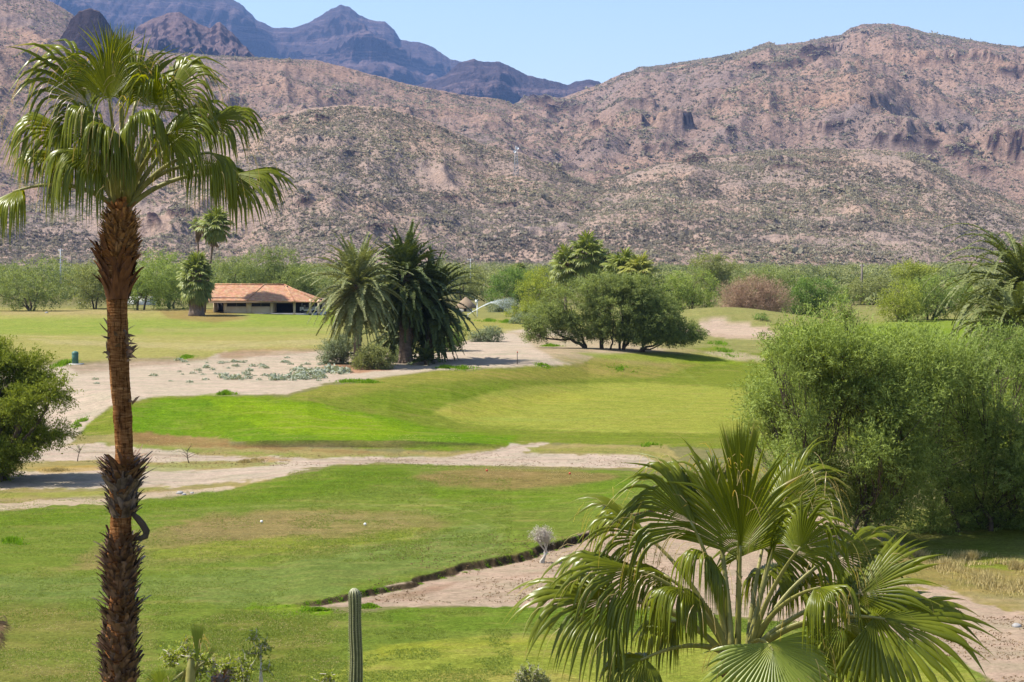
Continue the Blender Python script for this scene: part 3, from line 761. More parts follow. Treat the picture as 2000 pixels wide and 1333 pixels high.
# ------------------------------------------------------------------ palms
def fan_blade(r, L, d, n, up_world=np.array([0, 0, 1.0]), nseg=44, spread=2.5, droop=0.8, split=0.5, K=11, wid=1.0, thread=14, fold=0.35, costa=0.22, kink=0.5, hang=0.0, side_drop=0.5):
    """a costapalmate fan blade around the origin; d points along the costa, n is the upper face"""
    d = unit(np.array(d, float)); n = np.array(n, float); n = unit(n - d * (n @ d)); s = np.cross(d, n)
    down = -up_world
    ang = np.linspace(-spread, spread, nseg)
    da = ang[1] - ang[0]
    V = []; Fq = []; T = []
    cnt = 0
    for i, a in enumerate(ang):
        ln = L * (0.70 + 0.30 * math.cos(a * .6)) * r.uniform(.93, 1.05)
        # segments leave the curved costa at successive points
        cpos = costa * L * max(0, math.cos(a)) ** 2
        side_fold = fold * abs(math.sin(a))          # both halves fold back like an open book
        p = d * cpos * 0.55 - n * 0.0
        t = d * math.cos(a) + s * math.sin(a) * math.cos(side_fold) - n * math.sin(side_fold) * abs(math.sin(a))
        t = unit(t)
        lat0 = unit(-d * math.sin(a) + s * math.cos(a))
        sp = split * r.uniform(.88, 1.1)
        kk = r.random() < kink
        dr = droop * r.uniform(.55, 1.25)
        u = np.linspace(0, 1, K + 1)
        ds = ln / K
        tint = r.uniform(.25, .8); dryu = r.uniform(.72, .98); dryt = r.uniform(.2, 1.2) if r.random() < .5 else 0
        tw = r.normal() * .25
        for k in range(K + 1):
            uu = u[k]
            if k:
                if uu > sp * 0.85:
                    w = dr * (0.5 if not kk else (1.2 if uu < sp + .22 else .25))
                    t = unit(t + down * w * 0.62 + hang * down * .2)
                else:
                    t = unit(t + down * 0.035 * dr + down * hang * .04)
                p = p + t * ds
            lat = unit(lat0 - t * (lat0 @ t))
            if uu > sp:
                lat = unit(lat + np.cross(t, lat) * tw)
            nn = np.cross(lat, t)
            full = max(uu, .03) * ln * da * 0.5 * 1.02
            if uu > sp: full = sp * ln * da * 0.5 * max(0.03, (1 - uu) / (1 - sp)) ** 1.2
            full *= wid
            h = full * 0.75
            V += [p - lat * full - nn * h, p + nn * h, p + lat * full - nn * h]
            T += [tint + (dryt if uu > dryu else 0)] * 3
            if k:
                b = cnt + 3 * k
                Fq += [(b - 3, b - 2, b + 1, b), (b - 2, b - 1, b + 2, b + 1)]
        cnt += 3 * (K + 1)
    for _ in range(thread):
        a = r.uniform(-spread, spread)
        t = unit(d * math.cos(a) + s * math.sin(a)); p = t * L * r.uniform(.5, .75)
        w = 0.0035
        P = [p]; v = unit(t + r.normal(size=3) * .4)
        for k in range(5):
            v = unit(v + down * .6); P.append(P[-1] + v * L * .08)
        for q in P: V += [q - s * w, q + s * w]; T += [1.9, 1.9]
        for k in range(5):
            b = cnt + 2 * k; Fq.append((b, b + 1, b + 3, b + 2))
        cnt += 12
    return np.array(V), np.array(Fq), np.array(T)

def bez(p0, p1, p2, n=12):
    t = np.linspace(0, 1, n)[:, None]
    return (1 - t) ** 2 * np.array(p0) + 2 * t * (1 - t) * np.array(p1) + t * t * np.array(p2)

def near_palm(name, label, axis_px, D, fronds, M, crown_px, seed, radii, frond_scale=1.0, ps=1.0):
    """axis_px: list of (px, py) along the trunk; fronds: hastula px, py, depth offset, direction, upper face, length px, spread, droop, split, kink"""
    r = np.random.default_rng(seed)
    s = D / F
    cr = at(*crown_px, D)
    gx = at(axis_px[-1][0], axis_px[-1][1], D).x
    root = empty(name, (gx, D, gz(gx, D)))
    tag(root, label, 'palm tree')
    ro = np.array(root.location)
    # trunk
    pts = []; rr = []
    for (px, py, hw) in radii:
        p = at(px, py, D); pts.append(np.array(p) - ro); rr.append(hw * s * .88)
    pts.append(np.array([pts[-1][0] * .5, 0, min(1.5, pts[-1][2] * .4)])); rr.append(rr[-1] * 1.1)
    pts.append(np.array([0, 0, -0.2])); rr.append(rr[-1] * 1.25)
    P = np.array(pts)[::-1]; R = np.array(rr)[::-1]
    # dense resampling with ring scars
    L = np.concatenate([[0], np.cumsum(np.linalg.norm(np.diff(P, axis=0), axis=1))])
    m = int(L[-1] / 0.022)
    u = np.linspace(0, L[-1], m)
    PP = np.stack([np.interp(u, L, P[:, i]) for i in range(3)], 1)
    RR = np.interp(u, L, R)
    RR = RR * (1 + 0.022 * ((np.arange(m) % 3) == 0)) + 0.006 * noise2(u * 7, u * 0, 3)
    n = 28; an = np.arange(n) * 2 * math.pi / n
    rad = RR[:, None] * (1 + 0.035 * noise2(np.cos(an)[None] * 3 + u[:, None] * 4, np.sin(an)[None] * 3 + 0 * u[:, None], 8))
    V = np.stack([PP[:, 0:1] + rad * np.cos(an), PP[:, 1:2] + rad * np.sin(an), PP[:, 2:3] + 0 * rad], -1)
    i = np.arange(m - 1)[:, None] * n; j = np.arange(n)[None]; k = (j + 1) % n
    q = np.stack([i + j, i + k, i + n + k, i + n + j], -1).reshape(-1, 4)
    trunk = link('trunk', np_mesh('trunk', V.reshape(-1, 3), q, M['trunk'], True, {'tint': np.full(m * n, .5)}), root)
    base = np.array(cr) - ro
    for f in fronds:
        hx, hy, dy, d, nrm, Lpx, sprd, drp, spl, kk = f[:10]
        hg = f[10] if len(f) > 10 else 0.0
        mt = f[11] if len(f) > 11 else 'leaf'
        h = np.array(at(hx, hy, D + dy)) - ro
        Lm = Lpx * s * frond_scale
        V, Fq, T = fan_blade(r, Lm, d, nrm, spread=sprd, droop=drp, split=spl, kink=kk, hang=hg, nseg=40, wid=1.12, fold=r.uniform(.15, .5))
        o = link('frond', np_mesh('frond', V + h, Fq, M[mt], False, {'tint': T}), root)
        # petiole: leaves the crown upward, arches over, flattened, with small teeth
        dd = unit(np.array(d, float))
        st = base + np.array([np.sign(h[0] - base[0]) * min(.10, abs(h[0] - base[0]) * .3), r.uniform(-.08, .08), r.uniform(-.12, .05)])
        ln = np.linalg.norm(h - st)
        mid = st * .45 + h * .55 + np.array([0, 0, .22 * ln]) - dd * .12 * ln
        B = bez(st, mid, h + dd * .10 * Lm, 14)
        mb = MB(); mb.tube(B, np.linspace(.034, .012, 14) * (1.1 if D < 22 else 1.2) * ps, 8, .5, flat=.45)
        for q in range(2, 10):
            for sg in (-1, 1):
                c = B[q]; mb.add([c + [sg * .018, 0, .02], c + [sg * .018, 0, -.02], c + [sg * .034, 0, .015]], [(0, 1, 2)], .1)
        mb.build('petiole', M['petiole'], o)
    return root, trunk, ro, r

def stub_band(name, mat, trunk, ro, D, y0, y1, cx, hw, n, length, r, tilt=.5, wpx=9, label=None):
    """old leaf bases still clasping the trunk: curved tapering strips pointing up and out"""
    s = D / F; mb = MB()
    for i in range(n):
        py = r.uniform(y0, y1); a = r.uniform(0, 2 * math.pi)
        p = np.array(at(cx, py, D)) - ro; R = hw(py) * s
        o = np.array([math.cos(a), math.sin(a), 0]); t0 = np.array([-o[1], o[0], 0])
        L = length * r.uniform(.5, 1.2); w = wpx * s * r.uniform(.6, 1.3); c0 = p + o * R * .86
        P = [c0]; v = unit(o * tilt * r.uniform(.4, 1.4) + np.array([0, 0, 1]) + t0 * r.normal() * .35)
        nb = 5
        bend = r.uniform(-.1, .35)
        for k in range(nb):
            v = unit(v + o * bend * .5 + t0 * r.normal() * .08); P.append(P[-1] + v * L / nb)
        P = np.array(P)
        wd = w * np.array([1, 1.05, .9, .75, .55, .25]) if r.random() < .6 else w * np.array([1, 1, .9, .85, .8, .75])
        V = []
        for q, ww in zip(P, wd): V += [q - t0 * ww, q + o * ww * .45, q + t0 * ww]
        V = np.array(V); th = np.array([o * .012] * len(V))
        Fq = []
        for k in range(nb):
            b = 3 * k; Fq += [(b, b + 1, b + 4, b + 3), (b + 1, b + 2, b + 5, b + 4)]
        mb.add(V, Fq, r.random())
    o = mb.build(name, mat, trunk, smooth=False)
    if label: o['label'] = label
    return o

# feather palm frond variants, built once and shared
FEATHER = {}
def feather_mesh(M, key, L, el, lf, nl, sag, seed, mat, wide=0.03, stiff=1.0):
    k = (key, round(L, 2), el, seed, sag, lf, wide)
    if k in FEATHER: return FEATHER[k]
    r = np.random.default_rng(seed + int(el * 100) + 500)
    t = np.array([math.cos(el), 0, math.sin(el)]); P = [np.zeros(3)]; T = [t]
    n = 16
    for i in range(n):
        t = unit(t + np.array([0, 0, -1]) * sag / n * (0.4 + 1.4 * i / n)); P.append(P[-1] + t * L / n); T.append(t)
    P = np.array(P); T = np.array(T)
    mb = MB(); mb.tube(P, np.linspace(.045, .008, n + 1) * L / 3.6, 5, .95, cap=False)
    side = np.array([0, 1.0, 0])
    V = []; Tn = []
    for i in range(nl):
        u = .12 + .87 * (i + r.random() * .5) / nl
        x = u * n; a = int(min(x, n - 1)); fr = x - a
        p = P[a] * (1 - fr) + P[a + 1] * fr; tt = unit(T[a] * (1 - fr) + T[a + 1] * fr); upv = np.cross(tt, side)
        if upv[2] < 0: upv = -upv
        ln = lf * (math.sin(min(1, u * 1.15 + .12) * math.pi) ** .5 * .75 + .25) * r.uniform(.85, 1.1)
        for sg in (-1, 1):
            v = unit(tt * r.uniform(.5, .8) + side * sg * r.uniform(.75, 1.0) + upv * r.uniform(.1, .55))
            q1 = p + v * ln * .5; v2 = unit(v + np.array([0, 0, -1]) * (.35 / stiff)); q2 = q1 + v2 * ln * .5
            w = unit(np.cross(v, upv + r.normal(size=3) * .3)) * wide
            V += [p - w * .5, p + w * .5, q1 + w, q1 - w, q2]
            Tn += [r.uniform(.2, .9)] * 5
    V = np.array(V); m = len(V) // 5; b = np.arange(m)[:, None] * 5
    mb.add(V, b + np.array([[0, 1, 2, 3]]), np.array(Tn))
    mb.f[3].append(b + np.array([[3, 2, 4]]) + (mb.n - len(V)))
    FEATHER[k] = mb.mesh('frond', mat, False)
    return FEATHER[k]

def feather_palm(label, base, crown_z, L, M, seed, nf=60, trunk_r=.22, lowest=-70, lean=(0, 0), group=None, lf=.5, wide=.035, dates=True, skirt=0, mat='date', name='date_palm', sagk=1.0, topel=82):
    r = np.random.default_rng(seed)
    root = empty(name, base); tag(root, label, 'palm tree', group)
    top = np.array([lean[0], lean[1], crown_z])
    n = max(6, int(crown_z / .12)); u = np.linspace(0, 1, n)[:, None]
    P = u * top * np.array([1, 1, 1]); P[0, 2] = -.2
    mb = MB(); R = trunk_r * (1.15 - .25 * u[:, 0] + .25 * np.exp(-u[:, 0] * 14)) * (1 + .10 * (np.arange(n) % 2)) 
    R[-4:] *= 1.25
    mb.tube(P, R, 12, .4)
    for i in range(int(crown_z * 16)):        # diamond leaf scars
        z = r.uniform(.1, 1); a = r.uniform(0, 6.28); p = top * z; o = np.array([math.cos(a), math.sin(a), 0]); t0 = np.array([-o[1], o[0], 0])
        c = p + o * trunk_r * 1.0; w = trunk_r * .25
        mb.add([c - t0 * w, c + t0 * w, c + o * trunk_r * .35 + [0, 0, w * 1.6], c + [0, 0, -w]], [(0, 1, 2), (0, 3, 1)], r.random())
    tr = mb.build('trunk', M['datetrunk'], root)
    els = []
    for i in range(nf):
        f = (i + .5) / nf
        els.append(topel - (topel - lowest) * f ** 1.05)
    bins = [80, 62, 45, 28, 10, -10, -32, -55, -75]
    for i, e in enumerate(els):
        eb = min(bins, key=lambda b: abs(b - e))
        sag = 1.15 if eb > 20 else (1.35 if eb > -20 else .9)
        if eb < -40: sag = .5
        sag *= sagk
        me = feather_mesh(M, name, L, math.radians(eb), lf, 62 if L > 2.5 else 36, sag, seed % 3, M[mat], wide)
        o = link('frond', me, root)
        o.location = top + np.array([0, 0, -.012 * i * trunk_r * 2])
        o.rotation_euler = (r.normal() * .12, math.radians(eb - e) * .6 + r.normal() * .06, i * 2.39996 + r.normal() * .15)
        sc = r.uniform(.86, 1.08) * (0.9 if e > 60 else 1); o.scale = (sc, sc, sc)
    if skirt:
        for i in range(skirt):
            me = feather_mesh(M, name + 'dead', L * .8, math.radians(-78), lf * .8, 26, .2, 1, M['deadfrond'], wide)
            o = link('dead_frond', me, root); o['label'] = 'brown dead frond hanging against the trunk'
            z = r.uniform(.55, .98)
            o.location = top * z; o.rotation_euler = (0, r.normal() * .12, i * 2.4 + r.normal() * .3); sc = r.uniform(.7, 1); o.scale = (sc, sc, sc)
    if dates:
        mb = MB()
        for i in range(7):
            a = r.uniform(0, 6.28); o = np.array([math.cos(a), math.sin(a), 0])
            for j in range(9):
                e = top + o * (.5 + r.normal() * .1) * L * .16 + np.array([0, 0, -.25 - r.random() * .4]) * L * .25 + r.normal(size=3) * .08
                mb.tube(curve(top, e, np.array([0, 0, .12]), 6), [.015, .012, .01, .01, .01, .008], 3, r.random(), cap=False)
        mb.build('fruit_stalk', M['stalk'], root)
    return root

FANS = {}
def small_fan_mesh(M, key, el, seed, L, pet, mat, droop, nseg=18):
    k = (key, el, seed, L, droop)
    if k in FANS: return FANS[k]
    r = np.random.default_rng(seed * 7 + int(el * 50) + 900)
    e = el
    d = np.array([math.cos(e), 0, math.sin(e)])
    B = bez([0, 0, 0], d * pet * .6 + np.array([0, 0, .1]) * pet, d * pet, 6)
    n = np.array([-math.sin(e), 0, math.cos(e)])
    dd = unit(d + np.array([0, 0, -.25]))
    V, Fq, T = fan_blade(r, L, dd, n, nseg=nseg, spread=2.3, droop=droop, split=.55, K=5, thread=0, fold=.3, wid=1.0)
    mb = MB(); mb.tube(B, [.03] * 6, 4, .6, cap=False); mb.add(V + d * pet, Fq, T)
    FANS[k] = mb.mesh('frond', mat, False)
    return FANS[k]

def fan_palm_far(label, base, crown_z, M, seed, L=.9, pet=.9, nf=34, trunk_r=.18, skirt=14, lowest=-35, group=None, skirt_len=1.6, mat='fanfar', name='fan_palm', skirt_r=.5, bend=(0, 0), spread_z=0.0):
    r = np.random.default_rng(seed)
    root = empty(name, base); tag(root, label, 'palm tree', group)
    top = np.array([bend[0], bend[1], crown_z])
    n = 14; u = np.linspace(0, 1, n)[:, None]; P = top * u; P[0, 2] = -.3
    mb = MB(); mb.tube(P, trunk_r * (1.3 - .35 * u[:, 0] + .3 * np.exp(-u[:, 0] * 12)), 10, .5)
    tr = mb.build('trunk', M['datetrunk'], root)
    for i in range(nf):
        f = (i + .5) / nf; e = 80 - (80 - lowest) * f
        eb = min([78, 50, 22, -5, -30], key=lambda b: abs(b - e))
        me = small_fan_mesh(M, name, math.radians(eb), i % 2, L, pet, M[mat], .75)
        o = link('frond', me, root); o.location = top * np.array([1, 1, 1 - (spread_z * f ** .8) / crown_z])
        o.rotation_euler = (r.normal() * .1, math.radians(eb - e) * .6, i * 2.39996 + r.normal() * .2); sc = r.uniform(.85, 1.1); o.scale = (sc,) * 3
    if skirt:
        mb = MB()
        for i in range(skirt * 40):
            a = r.uniform(0, 6.28); z = r.random() ** .8; o = np.array([math.cos(a), math.sin(a), 0])
            rad = trunk_r + skirt_r * (.35 + .65 * z) * r.uniform(.5, 1)
            c = np.array([top[0] * (1 - z), top[1], crown_z - .1 - (1 - z) * skirt_len]) + o * rad
            t0 = np.array([-o[1], o[0], 0]) * r.uniform(.03, .07); ln = r.uniform(.35, .8)
            mb.add([c - t0, c + t0, c + o * .08 + [0, 0, -ln]], [(0, 1, 2)], r.random())
        s_ = mb.build('dead_skirt', M['deadfrond'], root, smooth=False)
    return root

# ------------------------------------------------------------------ scrub on the hills: one mass nobody could count
def scrub_mass(name, label, keys, counts, mat, seed, size, tmax=0.34):
    r = np.random.default_rng(seed)
    Vs = []; Ts = []; Fs = []; n0 = 0
    for key, cnt in zip(keys, counts):
        X, Y, Z = LAYERS[key]
        nr, nc = X.shape
        nf = int(nr * 0.80)
        i = r.integers(0, nf - 1, cnt * 2); j = r.integers(0, nc - 1, cnt * 2)
        p = np.stack([X[i, j], Y[i, j], Z[i, j]], 1); q = np.stack([X[i + 1, j + 1], Y[i + 1, j + 1], Z[i + 1, j + 1]], 1)
        c = p + (q - p) * r.random((len(p), 1))
        ok = (c[:, 2] > 0.2) & (np.abs(c[:, 0] / c[:, 1]) < tmax) & (fbm(c[:, 0] / 60, c[:, 1] / 60, 3, seed + 3) * 1.1 + .30 * r.normal(size=len(c)) > -0.22)
        c = c[ok][:cnt]; m = len(c)
        k = 11
        sz = size[keys.index(key)] * r.lognormal(0, .48, m) * (1 + .35 * fbm(c[:, 0] / 35, c[:, 1] / 35, 2, seed + 8))
        off = unit(r.normal(size=(m, k, 3))) * (sz[:, None, None] * .55) * np.array([1, 1, .7]) * r.random((m, k, 1)) ** .4
        off[..., 2] = np.abs(off[..., 2]) + .1
        C = (c[:, None] + off).reshape(-1, 3)
        V, Fq = leaf_quads(C, np.repeat(sz, k) * .50, np.repeat(sz, k) * .36, r)
        t = np.repeat(np.clip(.5 + .35 * fbm(c[:, 0] / 70, c[:, 1] / 70, 4, 9) * 1.8 + .22 * r.normal(size=m), 0, 1), k * 4)
        Vs.append(V); Ts.append(t); Fs.append(Fq + n0); n0 += len(V)
        # upright cactus columns between the bushes
        mc = m // 60 if key in 'ab' else 0
        if not mc: continue
        cc = c[:mc]; h = sz[:mc] * r.uniform(1.2, 2.6, mc); w = .22 * size[keys.index(key)] / 2.2
        for a in (0, math.pi / 2):
            o = np.array([math.cos(a), math.sin(a), 0]) * w
            V = np.stack([cc - o, cc + o, cc + o + np.stack([0 * h, 0 * h, h], 1), cc - o + np.stack([0 * h, 0 * h, h], 1)], 1).reshape(-1, 3)
            Vs.append(V); Ts.append(np.full(len(V), .15)); Fs.append(np.arange(mc)[:, None] * 4 + np.arange(4)[None] + n0); n0 += len(V)
    o = link(name, np_mesh(name, np.vstack(Vs), np.vstack(Fs), mat, False, {'tint': np.concatenate(Ts)}))
    tag(o, label, 'scrub', kind='stuff')

# ------------------------------------------------------------------ materials of the things
M = {}
M['leaf'] = leaf_mat('fan_leaf', (0.072, 0.096, 0.005), (0.20, 0.225, 0.014), 0.40, 0.34, 0.32, (2.0, 1.75, 0.4))
M['leaf_bright'] = leaf_mat('young_fan_leaf', (0.16, 0.21, 0.03), (0.26, 0.31, 0.05), 0.45, 0.5, 0.35, (1.7, 1.6, 0.6))
M['petiole'] = rough_mat('leaf_stalk', (0.15, 0.145, 0.025), (0.27, 0.24, 0.07), 6, 0.45, 0.1, 0.01, spec=.5)
M['trunk'] = rough_mat('palm_trunk', (0.20, 0.095, 0.038), (0.40, 0.235, 0.11), 5, 0.85, 0.8, 0.02, (1, 1, 9), 6)
def trunk_mat():
    m, nt, out = new_mat('palm_trunk'); oc = objc(nt)
    mp = N(nt, 'ShaderNodeMapping'); mp.inputs['Scale'].default_value = (1, 1, 9); nt.links.new(oc, mp.inputs[0])
    ring = noise_n(nt, 6, 6, mp.outputs[0], .7); blot = noise_n(nt, 2.2, 5, oc, .7)
    mv = N(nt, 'ShaderNodeMapping'); mv.inputs['Scale'].default_value = (9, 9, 1.4); nt.links.new(oc, mv.inputs[0])
    crack = noise_n(nt, 3.0, 5, mv.outputs[0], .8)
    c = ramp(nt, ring, [(0.32, (0.085, 0.038, 0.016)), (0.48, (0.22, 0.105, 0.042)), (0.68, (0.40, 0.235, 0.11))])
    c = mixc(nt, 1.0, c, ramp(nt, blot, [(0.35, (0.62, 0.52, 0.46)), (0.65, (1.25, 1.15, 1.05))]), 'MULTIPLY')
    c = mixc(nt, 1.0, c, ramp(nt, crack, [(0.40, gray(.35)), (0.50, gray(1.0))]), 'MULTIPLY')
    b = N(nt, 'ShaderNodeBsdfDiffuse'); nt.links.new(c, b.inputs[0])
    h = N(nt, 'ShaderNodeMath', operation='ADD'); nt.links.new(ring, h.inputs[0]); nt.links.new(crack, h.inputs[1])
    nt.links.new(bump(nt, h.outputs[0], .9, .03), b.inputs['Normal']); nt.links.new(b.outputs[0], out.inputs[0])
    return m
M['trunk'] = trunk_mat()
M['stub'] = rough_mat('old_leaf_base', (0.055, 0.028, 0.016), (0.20, 0.11, 0.06), 9, 0.6, 0.6, 0.01, tint=.5, spec=.5)
M['stubred'] = rough_mat('fresh_leaf_base', (0.14, 0.055, 0.02), (0.46, 0.23, 0.08), 9, 0.6, 0.6, 0.01, tint=.5, spec=.5)
M['stubgrey'] = rough_mat('weathered_leaf_base', (0.05, 0.032, 0.024), (0.20, 0.14, 0.105), 9, 0.65, 0.6, 0.01, tint=.5, spec=.4)
M['fibre'] = rough_mat('palm_fibre', (0.075, 0.028, 0.010), (0.20, 0.08, 0.028), 14, 0.9, 0.8, 0.01, (1, 1, .3))
M['date'] = leaf_mat('date_leaf', (0.12, 0.14, 0.045), (0.26, 0.27, 0.12), 0.25, 0.2, 0.5, (1.3, 1.3, .6))
M['date_mid'] = leaf_mat('green_date_leaf', (0.065, 0.085, 0.022), (0.20, 0.22, 0.07), 0.22, 0.2, 0.5, (1.3, 1.3, .6))
M['date_dark'] = leaf_mat('dark_date_leaf', (0.040, 0.060, 0.018), (0.12, 0.145, 0.045), 0.2, 0.2, 0.5, (1.3, 1.3, .6))
M['fanfar'] = leaf_mat('far_fan_leaf', (0.09, 0.13, 0.02), (0.27, 0.29, 0.06), 0.3, 0.35, 0.45)
M['fandark'] = leaf_mat('dark_fan_leaf', (0.05, 0.08, 0.015), (0.15, 0.19, 0.035), 0.25, 0.3, 0.45)  # darker leaf colour for the stout palm
M['fanyellow'] = leaf_mat('yellow_fan_leaf', (0.16, 0.19, 0.03), (0.34, 0.33, 0.07), 0.3, 0.35, 0.45)
M['deadfrond'] = leaf_mat('dead_frond', (0.12, 0.075, 0.04), (0.30, 0.20, 0.11), 0.15, 0, .5, (1, .9, .7))
M['datetrunk'] = rough_mat('rough_palm_trunk', (0.09, 0.065, 0.05), (0.20, 0.145, 0.105), 5, 0.9, 0.8, 0.04, tint=.3)
M['stalk'] = rough_mat('fruit_stalk', (0.35, 0.16, 0.04), (0.45, 0.25, 0.07), 5, .7, 0)
M['bark'] = rough_mat('mesquite_bark', (0.045, 0.032, 0.024), (0.11, 0.08, 0.055), 5, 0.95, 0.6, 0.03, tint=.3)
M['palebark'] = rough_mat('pale_bark', (0.36, 0.31, 0.25), (0.50, 0.45, 0.38), 9, 0.8, 0.3, 0.02)
M['mesq'] = leaf_mat('mesquite_leaf', (0.085, 0.12, 0.03), (0.31, 0.375, 0.105), 0.31)
M['mesq2'] = leaf_mat('dark_mesquite_leaf', (0.08, 0.115, 0.03), (0.29, 0.355, 0.105), 0.31)
M['mesqyellow'] = leaf_mat('yellow_mesquite_leaf', (0.07, 0.095, 0.015), (0.25, 0.28, 0.045), 0.26)
M['grove'] = leaf_mat('grove_leaf', (0.10, 0.13, 0.05), (0.27, 0.31, 0.11), 0.3)
M['olive'] = leaf_mat('olive_leaf', (0.14, 0.16, 0.065), (0.27, 0.28, 0.115), 0.3)
M['green'] = leaf_mat('green_leaf', (0.08, 0.13, 0.04), (0.18, 0.26, 0.07), 0.3)
M['yellowgreen'] = leaf_mat('yellow_green_leaf', (0.17, 0.20, 0.035), (0.32, 0.35, 0.07), 0.3)
M['greygreen'] = leaf_mat('grey_green_leaf', (0.13, 0.16, 0.10), (0.25, 0.28, 0.18), 0.25)
M['silver'] = leaf_mat('silver_leaf', (0.20, 0.23, 0.17), (0.38, 0.40, 0.32), 0.15)
M['pinktwig'] = leaf_mat('leafless_twigs', (0.26, 0.17, 0.115), (0.44, 0.30, 0.21), 0.15, 0, .5, (1, .9, .8))
M['whitetwig'] = leaf_mat('pale_twigs', (0.38, 0.33, 0.27), (0.52, 0.46, 0.40), 0.1, 0, .5, (1, .9, .8))
M['weed'] = leaf_mat('weed_leaf', (0.10, 0.19, 0.015), (0.20, 0.32, 0.03), 0.35)
M['tuft'] = leaf_mat('turf_blade', (0.13, 0.17, 0.035), (0.24, 0.28, 0.07), 0.3)
M['straw'] = leaf_mat('straw', (0.34, 0.27, 0.11), (0.52, 0.42, 0.20), 0.25, 0, .5, (1, .95, .7))
M['scrub'] = leaf_mat('hill_scrub', (0.185, 0.155, 0.135), (0.36, 0.32, 0.22), 0.38, 0, .5, (1, 1, .8))
M['wood'] = rough_mat('weathered_pole', (0.10, 0.08, 0.065), (0.19, 0.16, 0.13), 4, .85, .2)
M['steel'] = rough_mat('galvanised_steel', (0.28, 0.29, 0.30), (0.38, 0.39, 0.40), 3, .5, .05)
M['greenpaint'] = rough_mat('green_enamel', (0.045, 0.115, 0.085), (0.06, 0.15, 0.11), 6, .45, .05)
M['concrete'] = rough_mat('concrete', (0.38, 0.36, 0.33), (0.50, 0.47, 0.44), 6, .9, .3)
M['plaster'] = rough_mat('tan_plaster', (0.56, 0.43, 0.29), (0.66, 0.52, 0.37), 1.5, .9, .2, .01)
M['whiteplaster'] = rough_mat('white_plaster', (0.62, 0.60, 0.58), (0.74, 0.72, 0.69), 1.5, .9, .2, .01)
M['brownwall'] = rough_mat('brown_wall', (0.17, 0.12, 0.085), (0.24, 0.17, 0.12), 1.5, .9, .2, .01)
M['dark'] = rough_mat('painted_interior_shade', (0.030, 0.026, 0.026), (0.05, 0.04, 0.04), 1.5, .8, 0)  # near-black colour stands in for the shade inside porch and doorways
M['glass'] = rough_mat('dark_window_glass', (0.02, 0.02, 0.024), (0.03, 0.03, 0.034), 1.0, .4, 0, spec=.15)
M['white'] = rough_mat('white_paint', (0.72, 0.71, 0.69), (0.80, 0.79, 0.77), 2, .5, .05)
M['red'] = rough_mat('red_paint', (0.45, 0.07, 0.035), (0.52, 0.09, 0.045), 2, .5, .05)
M['rubber'] = rough_mat('black_rubber', (0.025, 0.025, 0.025), (0.04, 0.04, 0.04), 4, .8, 0)
M['stone'] = rough_mat('grey_stone', (0.20, 0.19, 0.18), (0.36, 0.34, 0.32), 5, .9, .5)
M['thatch'] = rough_mat('thatch', (0.17, 0.12, 0.08), (0.30, 0.22, 0.14), 6, .95, .6, .05, (3, 3, .5))
M['brush'] = rough_mat('brush', (0.13, 0.05, 0.03), (0.28, 0.12, 0.06), 8, .9, .6)

def cactus_mat():
    m, nt, out = new_mat('cactus_skin')
    a = N(nt, 'ShaderNodeAttribute', attribute_name='tint').outputs['Fac']
    n = noise_n(nt, 14, 4)
    c = ramp(nt, a, [(0.0, (0.05, 0.058, 0.014)), (0.6, (0.12, 0.125, 0.04)), (0.9, (0.25, 0.24, 0.12)), (1.0, (0.42, 0.40, 0.27))])
    c = mixc(nt, 1.0, c, ramp(nt, n, [(0.3, gray(.75)), (0.7, gray(1.2))]), 'MULTIPLY')
    b = N(nt, 'ShaderNodeBsdfPrincipled', Roughness=.6); nt.links.new(c, b.inputs['Base Color'])
    nt.links.new(bump(nt, n, .3, .01), b.inputs['Normal']); nt.links.new(b.outputs[0], out.inputs[0])
    return m
M['cactus'] = cactus_mat()

def tile_mat():
    m, nt, out = new_mat('clay_roof_tiles')
    uvn = nt.nodes.new('ShaderNodeTexCoord').outputs['UV']
    w = N(nt, 'ShaderNodeTexWave', Scale=14.0, Distortion=0.4); w.bands_direction = 'X'; nt.links.new(objc(nt), w.inputs[0])
    n = noise_n(nt, 2.2, 6, None, .7)
    br = N(nt, 'ShaderNodeTexVoronoi', Scale=3.2); nt.links.new(objc(nt), br.inputs['Vector'])
    c = ramp(nt, n, [(0.3, (0.38, 0.185, 0.105)), (0.5, (0.52, 0.285, 0.17)), (0.72, (0.64, 0.42, 0.28))])
    c = mixc(nt, .18, c, mixc(nt, 1.0, c, br.outputs['Color'], 'MULTIPLY'))
    b = N(nt, 'ShaderNodeBsdfDiffuse'); nt.links.new(c, b.inputs[0])
    nt.links.new(bump(nt, w.outputs[1], .6, .05), b.inputs['Normal']); nt.links.new(b.outputs[0], out.inputs[0])
    return m
M['tile'] = tile_mat()

# ------------------------------------------------------------------ large structure
build_ground()
build_hills()
scrub_mass('hill_scrub', 'grey brown desert scrub dotted over the near foothills', ['a', 'b'], [80000, 80000], M['scrub'], 5, [1.35, 1.35])
scrub_mass('mountain_scrub', 'thin dry scrub covering the larger mountain slopes', ['c', 'd'], [60000, 60000], M['scrub'], 6, [2.0, 2.6])

